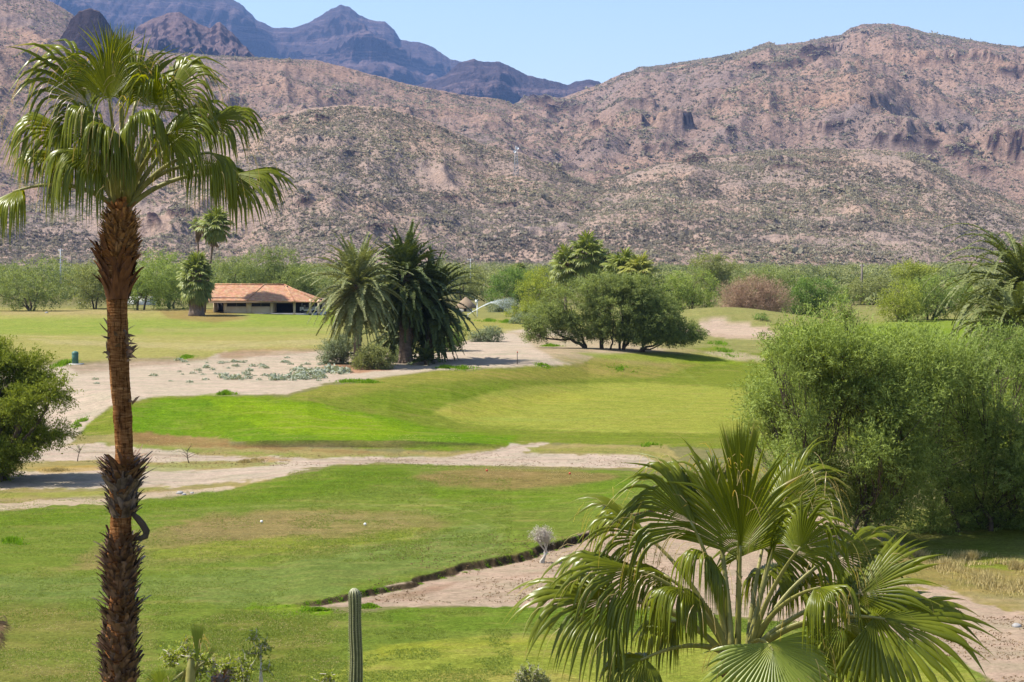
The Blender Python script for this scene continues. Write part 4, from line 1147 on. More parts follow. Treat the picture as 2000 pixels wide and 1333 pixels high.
def woodland():
    r = np.random.default_rng(77)
    n = 3300
    D = 300 + 800 * r.random(n) ** 1.0
    t = r.uniform(-.36, .36, n); px = 1000 + F * t
    ok = np.where(px < 640, D > 345, np.where(px < 1330, D > 400, D > 262)); D = D[ok]; t = t[ok]; px = px[ok]; n = len(D)
    X = t * D; Z = ground_z(X, D)
    h = r.uniform(1.6, 4.6, n) * (1 + .25 * fbm(X / 50, D / 50, 2, 3)) * np.where(D < 420, .72, 1.0) + 1.2 * sstep(500, 900, D)
    h = np.where((px > 640) & (D < 600), h * .8, h)
    wd = h * r.uniform(.6, 1.1, n)
    k = 95
    d = unit(r.normal(size=(n, k, 3))); d[..., 2] = np.abs(d[..., 2]) * 1.3 - .35
    d *= (r.random((n, k, 1)) ** .33)
    C = np.stack([X, D, Z + h * .38], 1)[:, None] + d * np.stack([wd, wd, h * .62], 1)[:, None]
    tb = np.clip(.5 + .5 * fbm(X / 35, D / 80, 3, 8) + .2 * r.normal(size=n), 0, 1)
    V, Fq = leaf_quads(C.reshape(-1, 3), np.full(n * k, .85), np.full(n * k, .42), r)
    tt = np.repeat(np.clip(np.repeat(tb, k) + .10 * r.normal(size=n * k), 0, 1), 4)
    o = link('brush_woodland', np_mesh('brush_woodland', V, Fq, M['belt'], False, {'tint': tt}))
    tag(o, 'far belt of dry olive green brush along the foot of the hills', 'woodland', kind='stuff')
M['belt'] = leaf_mat('belt_leaf', (0.080, 0.100, 0.045), (0.31, 0.32, 0.135), 0.25)
woodland()

# ------------------------------------------------------------------ trees of the valley
def px_tree(label, bx, by, lobes, mat, seed, D=None, nclu=260, leafs=None, name='mesquite_tree', cat='tree', bark='bark', stems=3, stem_r=.14, **kw):
    if D is None: g = ground_at(bx, by)
    else:
        p = at(bx, by, D); g = Vector((p.x, D, gz(p.x, D)))
    Lb = lobes_px(g.y, g, lobes)
    s = g.y / F
    lf = leafs or (max(.12, s * 3.4), max(.05, s * 1.5))
    return tree(name, label, cat, g, Lb, M[mat], M[bark], nclu=nclu, leaf=lf, clu=kw.pop('clu', max(.3, s * 7)), seed=seed, stems=stems, stem_r=stem_r, **kw)

GR = 'trees along the far side of the fairway'
T_ = [
 ('spreading olive tree at the left edge, many stemmed, in front of the low wall', 62, 608, [(35, 562, 48, 36), (85, 548, 50, 40), (60, 575, 70, 26), (5, 575, 40, 28)], 'grove', 1, 420, 5),
 ('rounded green tree with a short forked trunk left of the tall palm trunk', 187, 604, [(165, 558, 34, 34), (200, 548, 38, 36), (185, 568, 48, 24)], 'olive', 2, 340, 2),
 ('dark tree with a curved trunk leaning over the white hut', 274, 606, [(262, 565, 28, 28), (300, 548, 42, 40), (285, 575, 44, 22)], 'mesq2', 3, 340, 2),
 ('bushy olive tree between the white hut and the skirted palm', 335, 604, [(330, 540, 34, 38), (350, 570, 30, 30), (320, 580, 30, 22)], 'mesq2', 4, 300, 3),
 ('tree behind the left end of the tiled roof', 440, 600, [(430, 545, 36, 32), (465, 540, 34, 34), (448, 570, 44, 24)], 'grove', 5, 300, 3, 330),
 ('tall tree with a dark stem rising behind the middle of the tiled roof', 534, 600, [(515, 526, 36, 30), (552, 520, 32, 28), (534, 555, 46, 28)], 'grove', 6, 340, 2, 335),
 ('low wide tree behind the right end of the tiled roof', 596, 600, [(580, 556, 30, 26), (612, 552, 34, 28), (596, 575, 44, 20)], 'grove', 7, 300, 3, 330),
 ('olive tree behind the thatched hut', 905, 602, [(890, 560, 34, 30), (925, 568, 32, 30), (905, 540, 36, 22)], 'olive', 8, 260, 3, 360),
 ('dark green tree above the sprinkler spray', 1005, 606, [(985, 575, 34, 28), (1020, 560, 40, 28), (1000, 545, 30, 14)], 'green', 9, 320, 3, 300),
 ('yellow green tree left of the big dark mesquite clump', 1056, 612, [(1048, 575, 34, 34), (1078, 560, 34, 30), (1062, 600, 40, 22)], 'yellowgreen', 10, 280, 3, 270),
 ('bright green tree with dark gaps right of the big mesquite clump', 1350, 632, [(1320, 572, 34, 32), (1358, 562, 40, 32), (1345, 600, 46, 26), (1295, 585, 28, 34)], 'mesq', 11, 420, 3, 255),
 ('round crowned tree standing above the belt behind the bare tree', 1392, 575, [(1380, 520, 28, 20), (1408, 530, 32, 24), (1390, 545, 36, 18)], 'olive', 12, 260, 2, 380),
 ('wide green tree behind the bare pinkish tree', 1505, 590, [(1470, 550, 36, 16), (1510, 548, 40, 20), (1550, 560, 36, 18)], 'grove', 13, 240, 3, 340),
 ('dense dark green tree right of the bare pinkish tree', 1592, 628, [(1570, 585, 38, 32), (1612, 590, 40, 30), (1595, 568, 40, 20), (1548, 605, 26, 24)], 'green', 14, 420, 4, 260),
 ('tree with a dark slanting limb near the right date palm', 1818, 637, [(1800, 578, 38, 30), (1845, 572, 42, 30), (1830, 598, 50, 24), (1880, 592, 34, 20)], 'mesq2', 15, 420, 3, 250),
 ('yellow green bush tree left of the slanting limbed tree', 1758, 630, [(1745, 600, 28, 26), (1770, 585, 26, 30), (1765, 612, 38, 20)], 'yellowgreen', 16, 260, 3, 245),
 ('pale olive tree in the belt below the dark pole', 1705, 600, [(1690, 572, 34, 20), (1725, 568, 32, 22)], 'olive', 17, 220, 3, 320),
 ('yellowish tree top in the belt right of the dark pole', 1785, 575, [(1775, 535, 26, 18), (1800, 545, 30, 18)], 'yellowgreen', 18, 180, 2, 400),
]
for i, a in enumerate(T_):
    lb, bx, by, lobes, mt, sd, nc, st = a[:8]; D = a[8] if len(a) > 8 else None
    lobes = [(a_[0], a_[1] - 3, a_[2] * 1.2, a_[3] * 1.22) for a_ in lobes]
    px_tree(lb, bx, by, lobes, mt, sd * 13, D, nclu=int(nc * 1.9), stems=st, stem_r=.17, group=GR, per=24, name='tree', inner=.35, twigs=3, hole=.1)

G2 = 'mesquite clump beyond the middle fairway'
px_tree('leftmost mesquite of the clump, with a forked dark trunk', 1157, 681, [(1068, 628, 46, 34), (1110, 598, 56, 42), (1158, 576, 56, 36), (1180, 560, 40, 26), (1130, 640, 54, 28), (1045, 650, 24, 16)], 'grove', 301, None, nclu=2300, per=28, stems=3, stem_r=.17, group=G2, name='mesquite_tree', hole=.08, stem_h=.42, spread=.5, inner=.3)
px_tree('middle mesquite of the clump, upright and tallest', 1205, 684, [(1205, 600, 56, 46), (1220, 562, 44, 26), (1245, 574, 48, 40), (1195, 640, 46, 26), (1262, 610, 30, 40)], 'grove', 302, None, nclu=2200, per=28, stems=4, stem_r=.12, group=G2, name='mesquite_tree', hole=.08, stem_h=.42, spread=.5, inner=.3)
px_tree('rightmost mesquite of the clump, leaning right with low drooping foliage', 1236, 686, [(1285, 620, 46, 40), (1332, 650, 44, 20), (1250, 645, 46, 26), (1300, 655, 50, 18)], 'grove', 303, None, nclu=1900, per=28, stems=4, stem_r=.11, group=G2, name='mesquite_tree', hole=.08, stem_h=.3, spread=.6, inner=.3)
px_tree('bare pinkish brown leafless tree at the edge of the brush', 1468, 640, [(1435, 588, 34, 36), (1470, 574, 42, 34), (1510, 586, 36, 36), (1470, 605, 58, 28)], 'pinktwig', 304, 246, nclu=1300, per=22, leafs=(.42, .035), stems=6, stem_r=.08, name='bare_tree', stem_h=.4, inner=.3, droop=-.4, twigs=14, clu=.6)
px_tree('low grey green bush on the sand right of the date palms', 950, 668, [(935, 657, 18, 10), (960, 655, 22, 13)], 'greygreen', 305, None, nclu=160, stems=3, stem_r=.03, name='bush', cat='bush')
px_tree('green bush at the right foot of the dark date palms', 868, 686, [(858, 662, 24, 20), (885, 652, 24, 24), (872, 672, 32, 14)], 'green', 306, None, nclu=300, stems=4, stem_r=.04, name='bush', cat='bush')
px_tree('tall loose bush at the left foot of the front date palm', 652, 715, [(645, 690, 22, 24), (665, 680, 22, 26)], 'greygreen', 307, 147, nclu=300, stems=4, stem_r=.04, name='bush', cat='bush')
px_tree('rounded yellowish bush at the right foot of the front date palm', 727, 726, [(712, 708, 22, 18), (742, 702, 24, 20), (728, 690, 22, 14)], 'olive', 308, 141, nclu=420, stems=4, stem_r=.04, name='bush', cat='bush')
px_tree('pale bush on the slope left of the mesquite clump', 1035, 640, [(1020, 625, 22, 12), (1052, 628, 26, 12)], 'greygreen', 309, 235, nclu=200, stems=3, stem_r=.03, name='bush', cat='bush')
px_tree('yellow green shrub beside the end of the sprinkler spray', 1022, 622, [(1010, 612, 20, 10), (1040, 606, 22, 12)], 'yellowgreen', 310, 262, nclu=160, stems=3, stem_r=.03, name='bush', cat='bush')
px_tree('bluish grey bush behind the sprinkler spray', 980, 618, [(972, 602, 22, 14), (995, 600, 18, 12)], 'greygreen', 311, 290, nclu=160, stems=3, stem_r=.03, name='bush', cat='bush')
px_tree('low dark weeds under the bare pinkish tree', 1490, 645, [(1485, 628, 24, 10), (1520, 632, 20, 9)], 'green', 312, 226, nclu=120, stems=2, stem_r=.03, name='bush', cat='bush')

# near mesquites
ENV1 = [(1440, 870), (1452, 790), (1480, 720), (1530, 690), (1560, 660), (1620, 640), (1680, 632), (1730, 655), (1790, 690), (1800, 800), (1790, 920), (1780, 1010), (1700, 1020), (1600, 980), (1530, 960), (1470, 920)]
ENV2 = [(1740, 760), (1760, 700), (1830, 690), (1880, 675), (1940, 662), (2010, 650), (2100, 650), (2180, 760), (2180, 940), (2100, 1010), (1980, 1015), (1900, 1030), (1800, 1030), (1740, 960), (1730, 860)]
NM = dict(leafs=(.15, .032), stems=6, clu=.42, lat=.17, fan=1.25, hole=.10, twigs=8, twig_r=.009, droop=-.25, upward=.15, stem_h=.3, spread=.6, inner=.15, limb_k=.45)
px_tree('huge feathery green mesquite filling the right side, left half with thin upright twigs on top', 1640, 1050, envelope(ENV1, 52, 30, 58, 3.2, 1) + [(1560, 655, 12, 22, 0, .4), (1600, 645, 12, 20, 0, .4), (1530, 665, 14, 26, 0, .4), (1500, 700, 14, 30, 0, .4), (1660, 615, 20, 16, 0, .4), (1462, 840, 12, 40, 0, .4), (1720, 690, 60, 40, 0, 2), (1780, 700, 60, 40, 1, 2), (1700, 740, 60, 50, -1, 2), (1790, 760, 60, 60, 0, 2)],
    'mesq', 401, 66, nclu=7600, per=30, stem_r=.09, **NM)
px_tree('huge feathery green mesquite at the right edge, denser and darker below', 1890, 1070, envelope(ENV2, 60, 32, 62, 3.6, 2), 'mesq2', 402, 70, nclu=9000, per=30, stem_r=.10, **NM)
ENV3 = [(-140, 760), (-100, 690), (-40, 675), (20, 680), (70, 705), (110, 740), (128, 780), (135, 820), (120, 845), (60, 855), (20, 880), (-40, 900), (-120, 880)]
px_tree('bushy yellow green mesquite cut off by the left edge of the view', -12, 930, envelope(ENV3, 26, 20, 38, 2.6, 3) + [(112, 850, 30, 12, 0, .8), (10, 895, 26, 14, 0, .6), (-20, 905, 40, 16, 0, .8), (-60, 890, 60, 30, 0, 1), (-10, 920, 30, 14, 0, .6), (30, 880, 40, 16, -1, .6), (-15, 890, 40, 24, -1.5, .8)],
    'mesqyellow', 403, 84, nclu=4400, per=32, leafs=(.15, .045), stems=3, stem_r=.16, clu=.36, lat=.22, fan=1.2, hole=.06, twigs=6, twig_r=.012, droop=.1, stem_h=.4, spread=.4, inner=.3)

# ------------------------------------------------------------------ date palms
def base_at(px, D): x = (px - 1000) / F * D; return Vector((x, D, gz(x, D)))
def zc(py, D, b): return at(1000, py, D).z - b.z
b = base_at(698, 144); feather_palm('front date palm of the clump, olive green with a full round crown', b, zc(552, 144, b), 4.6, M, 11, nf=125, trunk_r=.26, lowest=-78, wide=.044, lf=.52, group='date palm clump on the sand')
b = base_at(792, 149); feather_palm('tall dark date palm right behind the front one', b, zc(532, 149, b), 4.7, M, 12, nf=125, trunk_r=.42, lowest=-80, wide=.05, lf=.56, skirt=16, mat='date_dark', group='date palm clump on the sand')
b = base_at(832, 151); feather_palm('leaning dark date palm at the right of the clump', b, zc(578, 151, b), 4.6, M, 14, nf=120, trunk_r=.36, lowest=-82, wide=.05, lf=.56, skirt=18, mat='date_dark', lean=(.5, .3), group='date palm clump on the sand')
b = base_at(768, 152); feather_palm('short dark date palm sheltered in the middle of the clump', b, zc(650, 152, b), 4.2, M, 15, nf=50, trunk_r=.3, lowest=-60, wide=.04, lf=.45, mat='date_dark', dates=False, group='date palm clump on the sand')
b = base_at(668, 148); feather_palm('small date palm sprouting left of the front trunk', b, .5, 2.2, M, 16, nf=26, trunk_r=.15, lowest=5, wide=.035, lf=.35, mat='date_dark', dates=False)
b = base_at(833, 147); feather_palm('small spiky date palm sprouting at the right foot of the clump', b, .4, 1.7, M, 17, nf=26, trunk_r=.15, lowest=5, wide=.035, lf=.35, mat='date_dark', dates=False)
b = base_at(1994, 118); feather_palm('arching date palm at the right edge, its crown cut off by the view', b, zc(548, 118, b), 6.4, M, 21, sagk=1.55, topel=66, mat='date_mid', nf=150, trunk_r=.3, lowest=-66, wide=.05, lf=.44)
b = base_at(1990, 112); feather_palm('lower date palm in front of the arching one at the right edge', b, zc(632, 112, b), 5.2, M, 22, sagk=1.5, topel=62, mat='date_mid', nf=110, trunk_r=.3, lowest=-62, wide=.05, lf=.42)

# far fan palms
b = base_at(1146, 262); fan_palm_far('tallest fan palm above the mesquite clump', b, zc(492, 262, b), M, 31, spread_z=1.2, L=1.6, pet=1.5, nf=46, lowest=-65, skirt=22, skirt_len=3.4, skirt_r=.8, group='fan palms above the mesquite clump')
b = base_at(1105, 262); fan_palm_far('fan palm with a brown skirt left of the tallest one', b, zc(512, 262, b), M, 32, spread_z=1.2, L=1.45, pet=1.3, nf=44, lowest=-65, skirt=20, skirt_len=2.4, skirt_r=.8, group='fan palms above the mesquite clump')
b = base_at(1165, 266); fan_palm_far('dark fan palm tucked behind the tallest one', b, zc(506, 266, b), M, 33, L=1.4, pet=1.3, nf=40, lowest=-70, skirt=16, skirt_len=2.4, skirt_r=.8, group='fan palms above the mesquite clump')
b = base_at(1190, 264); feather_palm('small grey green feather palm right of the tallest fan palm', b, zc(520, 264, b), 2.6, M, 34, nf=30, trunk_r=.2, lowest=-20, wide=.06, lf=.4, dates=False)
b = base_at(1215, 258); fan_palm_far('yellow green fan palm over the middle of the mesquite clump', b, zc(528, 258, b), M, 35, L=1.6, pet=1.6, nf=42, skirt=4, mat='fanyellow', lowest=-30, group='fan palms above the mesquite clump')
b = base_at(1248, 256); fan_palm_far('yellow green fan palm rightmost over the mesquite clump', b, zc(534, 256, b), M, 36, L=1.5, pet=1.5, nf=40, skirt=6, mat='fanyellow', lowest=-30, group='fan palms above the mesquite clump')
b = base_at(1016, 420); fan_palm_far('lone small fan palm poking out of the belt above the sprinkler', b, zc(525, 420, b), M, 37, L=.9, pet=.8, nf=28, skirt=4, skirt_len=1.2)
b = base_at(470, 345); fan_palm_far('small fan palm peeking over the tiled roof', b, zc(545, 345, b), M, 38, L=1.0, pet=1.0, nf=30, skirt=0)
b = ground_at(384, 617); b.y = b.y; fan_palm_far('stout fan palm with a thick dark skirt beside the tiled house', b, zc(528, b.y, b), M, 39, L=1.4, pet=1.5, nf=100, trunk_r=.75, skirt=40, skirt_len=5.0, skirt_r=.5, lowest=-80, spread_z=2.4, mat='fandark')
SK = b
b = base_at(398, SK.y + 6); fan_palm_far('very tall slender fan palm above the tiled house', b, zc(440, SK.y + 6, b), M, 40, L=1.4, pet=1.3, nf=52, trunk_r=.15, skirt=22, skirt_len=2.6, skirt_r=.8, lowest=-85, bend=(1.6, 0), mat='fanyellow')
b = base_at(392, SK.y + 12); fan_palm_far('tall slender palm with a small brown crown left of the tallest one', b, zc(440, SK.y + 12, b), M, 41, L=.8, pet=.7, nf=14, trunk_r=.12, skirt=14, skirt_len=1.8, skirt_r=.5, lowest=-60, bend=(-.4, 0))

# ------------------------------------------------------------------ near palms
LP = [  # hastula px, py, depth m, direction, upper face, length px, spread, droop, split, kink, hang
 (214, 208, -.35, (-.10, -.1, 1), (.25, -1, .25), 148, .85, .55, .6, .8, 0),
 (176, 212, -.1, (-.42, .0, .92), (.75, -.6, .3), 190, 1.0, .85, .62, .9, 0),
 (150, 268, .0, (-1, -.05, .62), (.35, -.3, 1), 190, 1.15, 1.1, .5, .9, .2),
 (200, 300, -.6, (-.95, -.35, .14), (.1, -.6, 1), 175, 1.6, 1.5, .42, .9, .6),
 (38, 370, -.2, (-.8, -.1, -.35), (-.35, -.3, .8), 140, 1.7, 1.2, .42, .8, .6),
 (102, 296, .35, (-1, .2, .12), (0, -.3, 1), 112, 1.5, 1.2, .5, .8, .4),
 (262, 212, .1, (.16, .2, 1), (.1, -1, .3), 152, 1.15, .55, .6, .6, 0),
 (326, 196, .2, (.40, .15, .92), (-.5, -.7, .5), 158, 1.2, .85, .55, .9, 0),
 (326, 266, -.55, (.72, -.35, .5), (-.2, -.9, .4), 135, 1.7, 1.0, .5, .8, .2),
 (405, 240, .2, (.92, .1, .36), (-.2, -.6, .8), 135, 1.3, 1.0, .55, .9, .1),
 (446, 342, -.1, (1, -.1, .12), (0, -.6, .9), 142, 1.5, .85, .55, .6, .2),
 (400, 296, -.3, (.6, -.4, -.2), (.2, -.5, .8), 150, 1.7, 1.4, .38, .9, .8),
 (150, 318, .2, (-.6, .3, .0), (-.1, -.5, .9), 145, 1.6, 1.5, .40, .9, .8),
 (226, 262, -.6, (-.2, -.6, .25), (0, -.4, .9), 150, 1.9, 1.5, .40, .9, .8),
 (196, 236, -.55, (-.35, -.6, .35), (.1, -.5, .9), 150, 1.7, 1.6, .40, .9, .9),
 (268, 238, -.55, (.25, -.65, .3), (0, -.5, .9), 155, 1.8, 1.6, .40, .9, .9),
 (232, 300, -.5, (.0, -.7, .0), (0, -.4, .9), 110, 1.6, 1.6, .38, .9, .9),
 (300, 262, .4, (.4, .6, .15), (0, -.3, 1), 150, 1.8, 1.5, .40, .9, .8),
 (300, 215, -.3, (.25, -.4, .8), (.1, -1, .4), 130, 1.4, 1.1, .5, .9, .2, ),
 (355, 232, .3, (.55, .4, .5), (-.1, -.5, .9), 150, 1.5, 1.2, .45, .9, .4),
 (420, 318, .1, (.8, .1, -.15), (0, -.4, 1), 140, 1.6, 1.5, .38, .9, .8),
 (185, 255, -.3, (-.6, -.3, .5), (.2, -.8, .6), 150, 1.4, 1.2, .45, .9, .4),
 (240, 190, .3, (-.05, .4, 1), (0, -.9, .3), 140, 1.3, .8, .55, .8, .1),
 (235, 215, -.1, (0, -.1, 1), (0, -1, .1), 150, .22, .1, .8, 0, 0),
]
LR = [(238, 385, 15), (236, 405, 20), (235, 425, 28), (234, 445, 33), (233, 470, 34), (232, 500, 31), (230, 540, 28), (229, 575, 23), (229, 620, 22), (231, 680, 23), (234, 740, 22), (239, 800, 21), (242, 860, 20), (243, 905, 21), (241, 920, 26), (240, 950, 30), (238, 985, 25), (236, 1020, 23), (236, 1055, 24), (236, 1085, 30), (235, 1110, 31), (237, 1140, 26), (239, 1165, 27), (238, 1190, 30), (236, 1230, 31), (234, 1280, 32), (232, 1333, 33)]
root, trunk, ro, r = near_palm('fan_palm', 'tall foreground fan palm on the left with a rough two toned trunk', LR, 26, LP, M, (238, 392), 3, LR)
cxf = lambda py: float(np.interp(py, [a[1] for a in LR], [a[0] for a in LR]))
hwf = lambda py: float(np.interp(py, [a[1] for a in LR], [a[2] for a in LR]))
def band(name, mat, y0, y1, n, L, tilt, w, label=None): return stub_band(name, M[mat], trunk, ro, 26, y0, y1, cxf((y0 + y1) / 2), hwf, n, L, r, tilt, w, label)
band('leaf_base', 'stubred', 400, 440, 90, .16, .6, 4)
band('leaf_base', 'stubred', 425, 512, 620, .15, .9, 3.0, 'reddish brown fringe of cut leaf bases under the crown')
band('leaf_base', 'stubred', 496, 515, 90, .20, 1.4, 3)
band('leaf_base', 'fibre', 505, 585, 110, .34, .22, 9, 'dark brown fibrous wrap below the crown')
band('leaf_base', 'stub', 640, 690, 10, .18, .8, 5)
band('leaf_base', 'stub', 905, 940, 120, .30, 1.1, 5, 'dark splayed collar of old leaf bases')
band('leaf_base', 'stubgrey', 925, 1010, 200, .20, .45, 6)
band('leaf_base', 'stub', 1055, 1090, 90, .2, .6, 5)
band('leaf_base', 'stub', 1080, 1165, 200, .22, .65, 6, 'grey brown leaf bases bulging around the trunk')
band('leaf_base', 'stub', 1170, 1200, 90, .22, 1.0, 5)
band('leaf_base', 'stub', 1195, 1345, 360, .20, .5, 6)
band('leaf_base', 'whitetwig', 1138, 1152, 5, .14, 1.2, 5, 'freshly torn pale leaf base on the trunk')
band('leaf_base', 'whitetwig', 1203, 1212, 4, .10, 1.3, 4, 'small pale torn leaf base lower on the trunk')
# splinters and a torn strip standing off the trunk
for (sx, sy, side, n) in ((252, 660, 1, 5), (254, 690, 1, 12), (212, 700, -1, 3), (250, 655, 1, 3), (210, 655, -1, 2), (262, 785, 1, 2)):
    mb = MB()
    for i in range(n):
        p = np.array(at(sx - side * 7 + r.normal() * 2, sy + r.normal() * 8, 26 - .08)) - ro
        q = p + np.array([side * r.uniform(.06, .17), r.normal() * .05, r.uniform(-.10, .12)])
        w = np.array([0, 0, r.uniform(.008, .022)])
        mb.add([p - w, p + w, (p + q) / 2 + w + [0, -.02, .01], q, (p + q) / 2 - w + [0, -.02, 0]], [(0, 1, 2), (0, 2, 4), (4, 2, 3)], r.random())
    mb.build('splinter', M['stub'], trunk, smooth=False)
mb = MB()
P = [np.array(at(x, y, 26 - .1)) - ro for x, y in ((258, 1003), (268, 1012), (278, 1024), (286, 1038), (284, 1048), (274, 1052), (262, 1053))]
mb.tube(P, [.03, .045, .05, .05, .045, .035, .02], 6, .3, flat=.35)
mb.build('torn_leaf_stalk', M['bark'], trunk)['label'] = 'dark hooked strip of old leaf stalk hanging off the trunk'

BP = [
 (1446, 1088, -.1, (.0, -.15, 1), (0, -1, .12), 225, 1.35, .30, .60, .15, 0),
 (1360, 1036, -.1, (-.55, -.1, .85), (.45, -.8, .35), 215, 1.2, .75, .6, .85, .05),
 (1272, 1058, .25, (-.72, .2, .72), (.45, -.35, .85), 190, 1.3, .9, .55, .8, .1),
 (1258, 1118, -.1, (-.95, -.15, .30), (.2, -.5, .9), 215, 1.45, .95, .55, .75, .15),
 (1205, 1172, -.2, (-1, -.2, .14), (.05, -.6, .9), 225, 1.6, .75, .55, .5, .2),
 (1262, 1288, -.4, (-.85, -.4, -.05), (-.1, -.6, .8), 120, 2.1, 1.1, .5, .7, .4),
 (1556, 1082, -.45, (.42, -.3, .85), (-.1, -.9, .4), 160, 1.6, 1.1, .5, .85, .2),
 (1532, 1010, .2, (.30, .2, .95), (-.5, -.7, .4), 180, 1.1, .9, .6, .85, .05),
 (1628, 1088, .25, (.85, .1, .45), (-.1, -.5, .9), 170, 1.9, .8, .55, .6, .1),
 (1668, 1168, -.2, (.80, -.25, .55), (-.35, -.75, .6), 170, 1.9, .30, .6, .2, .05),
 (1705, 1208, -.5, (1, -.25, -.02), (0, -.75, .7), 225, 2.2, .32, .55, .2, .1),
 (1504, 1256, -.8, (.25, -.65, -.75), (.1, -.8, .6), 165, 1.9, .25, .7, .2, 0, 'leaf_bright'),
 (1640, 1215, .0, (.45, -.3, -.75), (.3, -.6, .7), 170, 1.9, .8, .5, .6, .5),
 (1345, 1150, -.3, (-.45, -.45, .1), (-.1, -.5, .9), 150, 2.1, 1.3, .42, .8, .7),
 (1490, 1070, .5, (.25, .5, .85), (0, -.8, .6), 170, 2.0, .6, .55, .5, .1),
 (1398, 1008, .15, (-.22, .2, 1), (.2, -.9, .3), 165, 1.1, .75, .6, .8, .05),
 (1392, 1092, -.4, (-.3, -.55, .3), (.1, -.5, .9), 150, 1.6, 1.6, .42, .9, .7),
 (1502, 1120, .35, (.35, .5, .2), (0, -.4, .9), 150, 1.8, 1.6, .42, .9, .7),
 (1590, 1150, -.6, (.5, -.6, .2), (0, -.5, .9), 150, 1.7, 1.5, .42, .9, .7),
 (1310, 1130, .1, (-.6, -.1, .3), (0, -.5, .9), 160, 1.7, 1.5, .42, .9, .6),
 (1560, 1150, .5, (.5, .5, .3), (0, -.4, .9), 150, 2.1, 1.2, .45, .8, .6),
 (1320, 1215, .3, (-.6, .3, .0), (0, -.4, .9), 140, 2.0, 1.3, .42, .8, .7),
 (1445, 1010, -.05, (0, 0, 1), (0, -1, .1), 175, .25, .1, .8, 0, 0),
]
BR = [(1440, 1262, 22), (1440, 1290, 27), (1439, 1320, 30), (1438, 1350, 32), (1436, 1400, 34)]
root2, trunk2, ro2, r2 = near_palm('fan_palm', 'young fan palm in the lower right foreground with big spreading glossy fronds', BR, 20, BP, M, (1440, 1282), 5, BR)
stub_band('leaf_base', M['stubred'], trunk2, ro2, 20, 1290, 1345, 1439, lambda y: 26.0, 40, .16, r2, .5, 7)

# palm just outside the left edge: only its dead frond tips reach into the view
PL = [(-22, 1218, -.1, (.75, -.1, -.25), (0, -.6, .8), 45, 1.2, .3, .6, .2, 0, 'deadfrond'), (-30, 1240, .1, (.8, .1, -.3), (0, -.6, .8), 48, 1.0, .3, .6, .2, 0, 'deadfrond'), (-60, 1200, .3, (.5, .3, .3), (0, -.6, .8), 60, 1.9, .8, .5, .5, .1, 'leaf'), (-150, 1180, 0, (-.8, 0, .5), (0, -.4, .9), 120, 1.9, .8, .5, .5, .1, 'leaf')]
PR = [(-110, 1230, 20), (-110, 1260, 26), (-110, 1400, 26)]
near_palm('fan_palm', 'brown dead frond tips of a palm poking in at the lower left edge', PR, 20, PL, M, (-110, 1240), 6, PR)

# young palm, thorny shrubs and stump at the lower left
YP = [(386, 1300, -.1, (.0, 0, 1), (0, -1, .1), 76, .20, .05, .8, .1, 0), (318, 1350, -.1, (-.2, -.2, .95), (.1, -.9, .2), 52, 1.3, .15, .6, .1, 0), (398, 1296, .1, (.55, 0, .8), (-.2, -.9, .2), 42, .22, .1, .7, .1, 0), (352, 1342, .2, (-.1, .2, 1), (0, -.9, .2), 40, 1.0, .2, .6, .1, 0)]
YR = [(374, 1286, 6), (373, 1300, 9), (371, 1340, 11), (370, 1400, 12)]
near_palm('fan_palm', 'young palm with an upright spear leaf at the bottom left', YR, 25, YP, dict(M, leaf=M['leaf_bright'], trunk=M['petiole']), (374, 1310), 8, YR, ps=.45)

def thorn_shrub(label, bx, D, twigs_, seed, mat='yellowgreen', leafn=60, name='shrub', bark='palebark', leaf=(.055, .035), th=.009):
    r = np.random.default_rng(seed); b = base_at(bx, D); root = empty(name, b); tag(root, label, 'shrub'); ro = np.array(b)
    mb = MB(); C = []
    for pts in twigs_:
        P = np.array([np.array(at(x, y, D + r.normal() * .12)) - ro for x, y in pts])
        if len(P) > 2:
            u = np.linspace(0, len(P) - 1, len(P) * 4); P = np.stack([np.interp(u, range(len(P)), P[:, i]) for i in range(3)], 1) + r.normal(size=(len(u), 3)) * .008
        mb.tube(P, np.linspace(th, th * .4, len(P)), 5, r.random())
        for k in range(leafn // len(twigs_)):
            q = P[r.integers(len(P) // 3, len(P))]
            C.append(q + r.normal(size=(3, 3)) * .03)
            if r.random() < .5:
                e = q + unit(r.normal(size=3)) * .12; mb.tube([q, (q + e) / 2 + r.normal(size=3) * .02, e], [.006, .005, .003], 4, .5, cap=False); C.append(e + r.normal(size=(4, 3)) * .025)
    # main stems down to the ground
    for pts in twigs_[:3]:
        p = np.array(at(*pts[0], D)) - ro
        mb.tube(curve((r.normal() * .15, 0, -.1), p, r.normal(size=3) * .2, 9), np.linspace(th * 2, th, 9), 6, .4)
    mb.build('stem', M[bark], root)
    V, Fq = leaf_quads(np.vstack(C), leaf[0], leaf[1], r)
    link('foliage', np_mesh('foliage', V, Fq, M[mat], False, {'tint': r.uniform(0, 1, len(V))}), root)
    return root
thorn_shrub('twisting pale twigged shrub around the young palm at the bottom left', 360, 25.3, [[(372, 1300), (365, 1282), (362, 1265), (366, 1250)], [(372, 1290), (355, 1275), (345, 1280), (335, 1298)], [(368, 1290), (380, 1275), (384, 1285), (392, 1290)], [(390, 1330), (398, 1300), (412, 1290), (418, 1300)], [(350, 1300), (336, 1290), (328, 1285), (330, 1270)], [(375, 1345), (380, 1315), (402, 1310)]], 61, leafn=200)
thorn_shrub('thin upright yellow leaved stem standing right of the brown stump', 512, 26, [[(513, 1345), (510, 1310), (511, 1285), (509, 1262), (503, 1245), (501, 1228)], [(510, 1285), (504, 1275), (496, 1278), (485, 1280)], [(509, 1262), (516, 1258), (520, 1256)], [(503, 1246), (495, 1250), (492, 1240)], [(512, 1310), (520, 1308), (526, 1304)]], 62, leafn=70)
